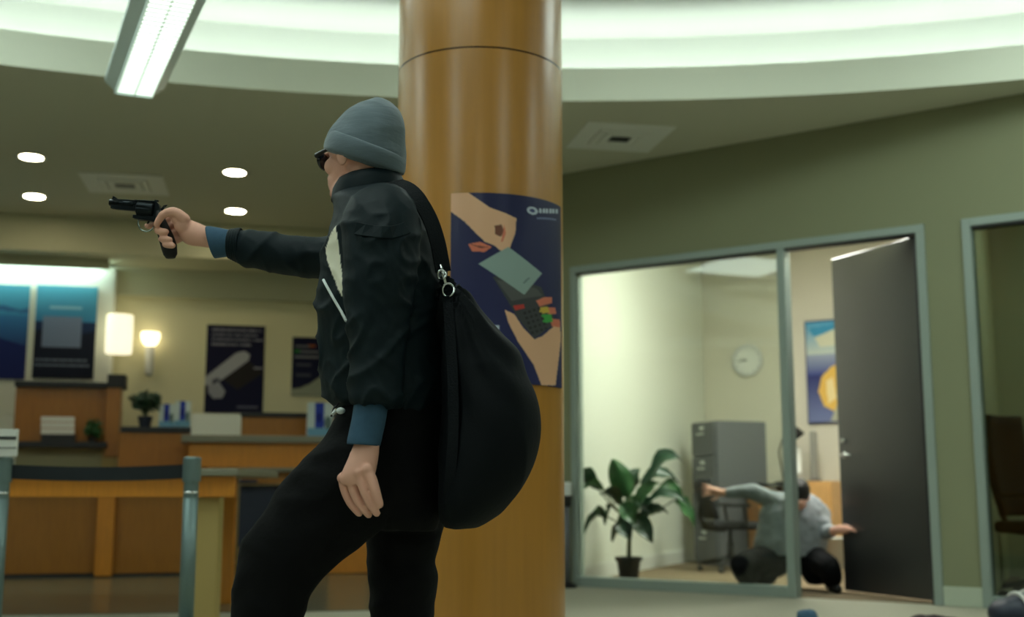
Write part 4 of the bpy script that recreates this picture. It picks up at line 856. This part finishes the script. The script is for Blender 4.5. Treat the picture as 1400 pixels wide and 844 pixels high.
SL = [(500, 258, 545, 254, 2.86, .05), (484, 268, 557, 262, 2.83, .07), (470, 288, 568, 280, 2.80, .082), (467, 315, 573, 310, 2.78, .088), (468, 350, 572, 350, 2.77, .088), (470, 400, 566, 400, 2.765, .084), (474, 440, 560, 440, 2.76, .078), (476, 480, 556, 480, 2.755, .073), (477, 520, 553, 520, 2.75, .069), (475, 545, 551, 545, 2.745, .067), (480, 556, 546, 558, 2.745, .06)]
rows_loft(mb, SL, k=28, n=4)
SR = [(478, 310, 478, 400, 3.08, .085), (455, 318, 455, 388, 3.11, .07), (441, 323, 440, 383, 3.12, .062), (413, 324, 411, 379, 3.125, .058), (390, 320, 388, 376, 3.125, .056), (366, 315.5, 364, 372, 3.125, .054), (342, 313.5, 338, 365, 3.125, .050), (328, 315, 325, 358, 3.125, .044), (317, 317, 313.5, 351, 3.125, .037)]
rows_loft(mb, SR, k=26, n=4)
jm = fuse(mb, .0055, 3, jfold)
n = len(jm.vertices); co = np.empty(n*3); jm.vertices.foreach_get('co', co); co = co.reshape(-1, 3)
JC = np.tile(np.array(lin((11, 28, 34))), (n, 1))
def wpoly(pts, Y): return [(at(x, y, Y).x, at(x, y, Y).z) for x, y in pts]
pp = wpoly([(464, 316), (456, 326), (447, 345), (451, 362), (460, 384), (468, 402), (473, 412), (476, 400), (472, 370), (468, 340)], 2.86)
JC[inpoly(co[:, 0], co[:, 2], pp) & (co[:, 1] < 2.97)] = lin((250, 246, 226))
attr_col(jm, JC); jco = co.copy(); jpoly = [tuple(p.vertices) for p in jm.polygons]; link('jacket', jm, M['jacket'], G, True)
# collar fold, seams, flap, piping, toggle
mb = MB()
def ribbon(mb, pts, nrm, wdt, th):
    pts = [Vector(p) for p in pts]; rr = []
    for i, p in enumerate(pts):
        t_ = (pts[min(i+1, len(pts)-1)]-pts[max(i-1, 0)]).normalized(); nn = Vector(nrm[i] if isinstance(nrm, list) else nrm); s_ = t_.cross(nn).normalized(); nn = s_.cross(t_).normalized()
        rr.append([p-s_*wdt/2-nn*th/2, p+s_*wdt/2-nn*th/2, p+s_*wdt/2+nn*th/2, p-s_*wdt/2+nn*th/2])
    return mb.loft(rr)
cm = MB()
rr = []
for q, (x0, y0, x1, y1, h_) in enumerate(((453, 276, 556, 256, .100), (455, 262, 553, 248, .098), (461, 250, 549, 240, .092), (468, 246, 545, 238, .082), (474, 256, 540, 248, .07))):
    a_, b_ = at(x0, y0, 2.955), at(x1, y1, 2.955); c_ = (a_+b_)/2; u_ = (b_-a_)/2
    rr.append([c_+u_*math.cos(2*math.pi*j/36)+Vector((0, h_*math.sin(2*math.pi*j/36), 0)) for j in range(36)])
cm.loft(rr, cap=False); o_ = cm.build('collar', M['collar'], G, smooth=True)
from mathutils.bvhtree import BVHTree
jb = BVHTree.FromPolygons([Vector(v) for v in jco], jpoly)
def on_jacket(x, y, off=.002):
    h_, n_, _, _ = jb.ray_cast(CAMP, ray(x, y).normalized())
    if n_.y > 0: n_ = -n_
    return h_+n_*off, n_
fr_ = [on_jacket(x, y, .003) for x, y in ((487, 312), (498, 315), (510, 317), (522, 318), (534, 318), (546, 316), (556, 312))]
ribbon(MB(), [a[0] for a in fr_], [a[1] for a in fr_], .030, .004).build('pocket_flap', M['collar'], G, smooth=False, bevel=.0012)
MB().tube([on_jacket(x, y, .0015)[0] for x, y in ((443, 383), (448, 393), (454, 404), (460, 414), (467, 426), (474, 439))], .0036, 8).build('reflective_piping', M['piping'], G, smooth=True)
tg = at(461, 563, 2.80); mb = MB(); mb.tube([tg+Vector((-.012, 0, -.008)), tg+Vector((-.004, 0, .004))], .004, 8); mb.ball(tg+Vector((.008, 0, .002)), (.011, .008, .008), 10, 8); mb.build('drawcord_toggle', M['piping'], G, smooth=True)
mb = MB(); mb.tube([tg+Vector((-.014, 0, -.012)), tg+Vector((-.008, .0, .008)), tg+Vector((.0, .02, .02))], .0025, 6); mb.build('drawcord', M['black'], G, smooth=True)
# cuffs
def cuff(rows, Yl, name):
    mb = MB(); rr = []
    for x0, y0, x1, y1, Y, h_ in rows:
        a_, b_ = at(x0, y0, Y), at(x1, y1, Y); c_ = (a_+b_)/2; u_ = (b_-a_)/2; rr.append([c_+u_*math.cos(2*math.pi*j/28)*(1+.015*math.sin(5*2*math.pi*j/28))+Vector((0, h_*math.sin(2*math.pi*j/28), 0)) for j in range(28)])
    mb.loft(rr, cap=False); o = mb.build(name, M['denim'], G, smooth=True); m = o.modifiers.new('s', 'SOLIDIFY'); m.thickness = .003; m.offset = -1
    m = o.modifiers.new('b', 'SUBSURF'); m.levels = 1; m.render_levels = 1; return o
cuff([(484, 548, 532, 550, 2.745, .045), (482, 566, 529, 566, 2.742, .043), (479, 582, 526, 584, 2.738, .042), (475, 598, 522, 600, 2.735, .042), (473.5, 608, 520, 611, 2.733, .042)], 0, 'cuff')
cuff([(322, 316, 320, 350, 3.122, .036), (312, 314, 311, 351, 3.122, .036), (300, 311.5, 301, 352, 3.122, .036), (290, 309.5, 296, 353, 3.122, .036), (282, 309, 292.5, 353.5, 3.122, .037)], 0, 'cuff')
# elastic gathers at the far sleeve end
for i in range(5):
    a_, b_ = at(316+i*3.2, 315.5-i*.4, 3.125), at(313+i*3.2, 352+i*1.6, 3.125); c_ = (a_+b_)/2; u_ = (b_-a_)/2
    MB().tube([c_+u_*math.cos(q)*1.02+Vector((0, (.039+.002*i)*math.sin(q), 0)) for q in np.linspace(0, 2*math.pi, 25)], .0038, 6, cap=False).build('gather', M['collar'], G, smooth=True)
# beanie
hat = [(446, 208, 551, 238, GY, .088), (444.5, 203, 552, 230, GY, .093), (446, 192, 553.5, 218, GY, .095), (451, 181, 554, 205, GY, .094), (457, 172, 553, 190, GY, .090), (466, 161, 552.5, 176, GY, .083), (479, 149, 549, 162, GY, .070), (496, 139, 545, 150, GY, .050), (508, 134.5, 534, 140, GY, .026), (514, 132.5, 522, 134, GY, .009)]
def hfold(p): return .006*noise.noise(Vector((p.x*11+p.z*9, p.y*9, p.z*16-p.x*5))) + .0025*noise.noise(Vector((p.x*25, p.y*25, p.z*14)))+.003*(1-2*abs(noise.noise(Vector((p.x*9+p.z*8, p.y*9, p.z*9-p.x*6)))))
def tiltz(mb): mb.v = [(v[0], v[1], v[2]+.22*(v[1]-GY)) for v in mb.v]
mb = MB(); rows_loft(mb, hat, k=32, n=4); tiltz(mb); B = link('beanie', fuse(mb, .005, 3, hfold), M['knit'], G, True)
mb = MB(); rr = []
for x0, y0, x1, y1, h_ in ((449, 207, 548, 237, .084), (443.5, 206, 552, 238, .095), (442.5, 201, 553.5, 234, .100), (444.5, 191, 555.5, 226, .1045), (450, 180, 555, 217, .1045), (453, 177, 553.5, 214.5, .101), (457, 178, 550, 215, .093)):
    a_, b_ = at(x0, y0, GY), at(x1, y1, GY); c_ = (a_+b_)/2; u_ = (b_-a_)/2; rr.append([c_+u_*math.cos(2*math.pi*j/48)+Vector((0, h_*math.sin(2*math.pi*j/48), 0)) for j in range(48)])
mb.loft(rr, cap=False); tiltz(mb); o = mb.build('folded_brim', M['knit'], B, smooth=True); m = o.modifiers.new('b', 'SUBSURF'); m.levels = 1; m.render_levels = 1
# sunglasses
S_ = empty('sunglasses', hp_(.09, 0, .0), parent=G)
for s_ in (-1, 1):
    mb = MB(); rr = []
    for dx_, sc_ in ((0, .92), (.004, 1), (.010, .96), (.013, .6)):
        rr.append([hp_(.098+dx_-.010*abs(math.cos(a)*s_*.5+.5 if s_ > 0 else -math.cos(a)*.5+.5)**2-.006, s_*.036+.031*sc_*math.cos(a), .0+.023*sc_*math.sin(a)) for a in [2*math.pi*j/24 for j in range(24)]])
    mb.loft(rr); mb.build('lens', M['lens'], S_, smooth=True)
    MB().tube([hp_(.092, s_*.066, .010), hp_(.05, s_*.078, .010), hp_(-.01, s_*.082, .008)], [.007, .0045, .003], 8).build('temple_arm', M['black'], S_, smooth=True)
MB().tube([hp_(.104, -.010, .008), hp_(.107, 0, .010), hp_(.104, .010, .008)], .003, 8).build('bridge', M['black'], S_, smooth=True)
# --- revolver (held: a thing of its own)
RV = empty('revolver', at(205, 300, GP), 'dark steel short barrelled revolver held in the outstretched right hand', 'revolver')
o0 = at(150, 277, GP); gx = (at(222, 283.5, GP)-o0); pxm = gx.length/72.3; gx.normalize(); gz = Vector((0, 1, 0)).cross(gx).normalized()*-1
if gz.z < 0: gz = -gz
GRm = Matrix((gx, Vector((0, 1, 0)), gz)).transposed()
def gp(x, z, y=0): return o0 + gx*(x*pxm) + gz*(z*pxm) + Vector((0, y, 0))      # x back from the muzzle, z up, in 1.9 mm steps
def gprism(poly, h0, h1, name, m, parent=RV, bevel=.0012, seg=2):
    k = len(poly); mb = MB(); mb.add([gp(x, z, -h0) for x, z in poly]+[gp(x, z, h1) for x, z in poly], [tuple(range(k)), tuple(range(2*k-1, k-1, -1))]+[(i, k+i, k+(i+1) % k, (i+1) % k) for i in range(k)])
    return mb.build(name, m, parent, bevel=bevel, seg=seg, base=False)
br = MB(); br.tube([gp(0, 0), gp(38, 0)], .0088, 20); br.build('barrel', M['gun'], RV, smooth=True, base=False)
MB().tube([gp(-.3, 0), gp(.4, 0)], .0055, 16).build('bore', M['black'], RV, base=False)
gprism([(1.5, -2), (3, -8.2), (10, -9), (35, -9), (35, 3), (1.5, 3)], .0062, .0062, 'barrel_shroud', M['gun'])
gprism([(1, 3), (36, 3), (36, 6.4), (3, 5.6)], .0035, .0035, 'barrel_rib', M['gun'])
gprism([(2.5, 5), (11, 5.6), (6.5, 8.2), (4, 9.2), (3.2, 9)], .0016, .0016, 'front_sight', M['gun'], bevel=.0004)
gprism([(34, 6.4), (63, 7.2), (68, 3.5), (70, -2), (72, -10), (69, -22), (60, -21), (42, -20.5), (35, -19), (35, -14.5), (62, -14.5), (62, 4.6), (38, 4.6), (38, -9), (34, -9)], .0085, .0085, 'frame', M['gun'])
cy = MB(); kk_ = 48
rr = []
for x_, s2 in ((38.6, .88), (39.6, 1), (50, 1), (60.5, 1), (61.6, .94)):
    ring = []
    for j in range(kk_):
        a = 2*math.pi*j/kk_; fl_ = 1-(.10 if x_ < 55 else 0)*max(0, math.cos(6*a))**3; rad_ = .0196*s2*fl_; ring.append(gp(x_, -5.0)+gz*rad_*math.sin(a)+Vector((0, rad_*math.cos(a), 0)))
    rr.append(ring)
cy.loft(rr); cy.build('cylinder_drum', M['gun'], RV, smooth=False, base=False)
gprism([(60, 6.8), (66, 6.8), (66, 9), (61, 9)], .004, .004, 'rear_sight', M['gun'], bevel=.0004)
gprism([(67, -3), (71, -2), (74, 2.6), (79, 4.2), (78, 1.8), (75, -1), (72.5, -6), (68, -8)], .0032, .0032, 'hammer', M['gun'])
MB().tube([gp(x, z) for x, z in cr([(42, -20), (43, -27), (47, -33), (54, -35.5), (61, -33), (65, -27), (66, -21)], 4)], .0022, 8).build('trigger_guard', M['chromed'], RV, smooth=True, base=False)
MB().tube([gp(x, z) for x, z in cr([(57, -20), (55.5, -24), (53, -29)], 4)], .0026, 8).build('trigger', M['gun'], RV, smooth=True, base=False)
mb = MB(); rr = []
for (x0, z0), (x1, z1), h_ in (((63, -8), (72, -4), .009), ((63.5, -16), (76, -11), .011), ((66, -24), (80, -18), .0135), ((69, -34), (86, -27), .0145), ((74, -46), (93, -38), .0155), ((79, -58), (99, -50), .0165), ((83, -66), (101, -62), .0155), ((87, -70), (99, -68), .011)):
    a_, b_ = gp(x0, z0), gp(x1, z1); c_ = (a_+b_)/2; u_ = (b_-a_)/2; rr.append([c_+u_*math.cos(2*math.pi*j/24)+Vector((0, h_*math.sin(2*math.pi*j/24), 0)) for j in range(24)])
mb.loft(rr); o = mb.build('grip', M['grip'], RV, smooth=True, base=False)
# --- shoulder bag
BY = 2.86
bg = empty('shoulder_bag', Vector((at(680, 600, BY).x, BY, at(660, 722, BY).z)), 'large slouching black canvas bag hanging from the shoulder of the person with the revolver', 'bag')
def bfold(p):
    top_ = at(612, 392, BY); v = p-top_; a = math.atan2(v.x, -v.z); r_ = v.length
    return .010*math.sin(a*26+3*noise.noise(p*5))*max(0, 1-r_/.45)+.006*(1-2*abs(noise.noise(Vector((p.x*8, p.y*5, p.z*7)))))
mb = MB()
rows_loft(mb, [(604, 384, 618, 384, 2.83, .014), (603, 400, 628, 396, 2.83, .03), (602, 425, 655, 420, 2.84, .06), (603, 460, 687, 452, 2.85, .09), (604, 500, 713, 494, 2.86, .115), (604, 540, 732, 535, 2.86, .13), (603, 580, 740, 580, 2.86, .14), (602, 620, 734, 622, 2.86, .145), (600, 655, 716, 662, 2.86, .14), (598, 685, 688, 695, 2.86, .12), (600, 708, 664, 714, 2.86, .085), (608, 720, 650, 721, 2.86, .04)], k=36, n=5)
link('bag_body', fuse(mb, .007, 3, bfold), M['bag'], bg, True)
# seam across, side webbing, strap, hooks
sm = [at(x, y, Y) for x, y, Y in ((640, 535, 2.722), (670, 543, 2.722), (700, 541, 2.738), (722, 530, 2.775))]
wb = [at(x, y, Y) for x, y, Y in ((612, 395, 2.80), (613, 420, 2.778), (616, 460, 2.765), (619, 510, 2.752), (620, 560, 2.742), (619, 610, 2.738), (616, 650, 2.745), (612, 690, 2.768))]
ribbon(MB(), [Vector(q) for q in cr([list(p) for p in wb], 4)], (-.35, -1, 0), .026, .003).build('webbing', M['strap'], bg, smooth=False)
st = [at(x, y, Y) for x, y, Y in ((520, 252, 2.90), (538, 250, 2.868), (556, 256, 2.825), (572, 272, 2.80), (588, 300, 2.795), (598, 330, 2.795), (603, 355, 2.80), (606, 372, 2.805))]
ribbon(MB(), [Vector(q) for q in cr([list(p) for p in st], 5)], [(0, -.6, 1)]*6+[(.25, -1, .5)]*10+[(.55, -1, .1)]*20, .040, .005).build('strap', M['strap'], bg)
def ringo(c, r_, tr, R=None, name='metal_ring'):
    MB().tube([c+Vector((r_*math.cos(q), .006*math.sin(2*q), r_*1.15*math.sin(q))) for q in np.linspace(0, 2*math.pi, 22)], tr, 8, cap=False).build(name, M['chrome'], bg, smooth=True, base=False)
ringo(at(613, 397, 2.785), .0135, .003); ringo(at(604, 376, 2.775), .0095, .0028, name='swivel_clip')
MB().tube([at(602, 362, 2.78), at(605, 374, 2.778), at(609, 388, 2.78)], .0042, 8).build('clip_bar', M['chrome'], bg, smooth=True)
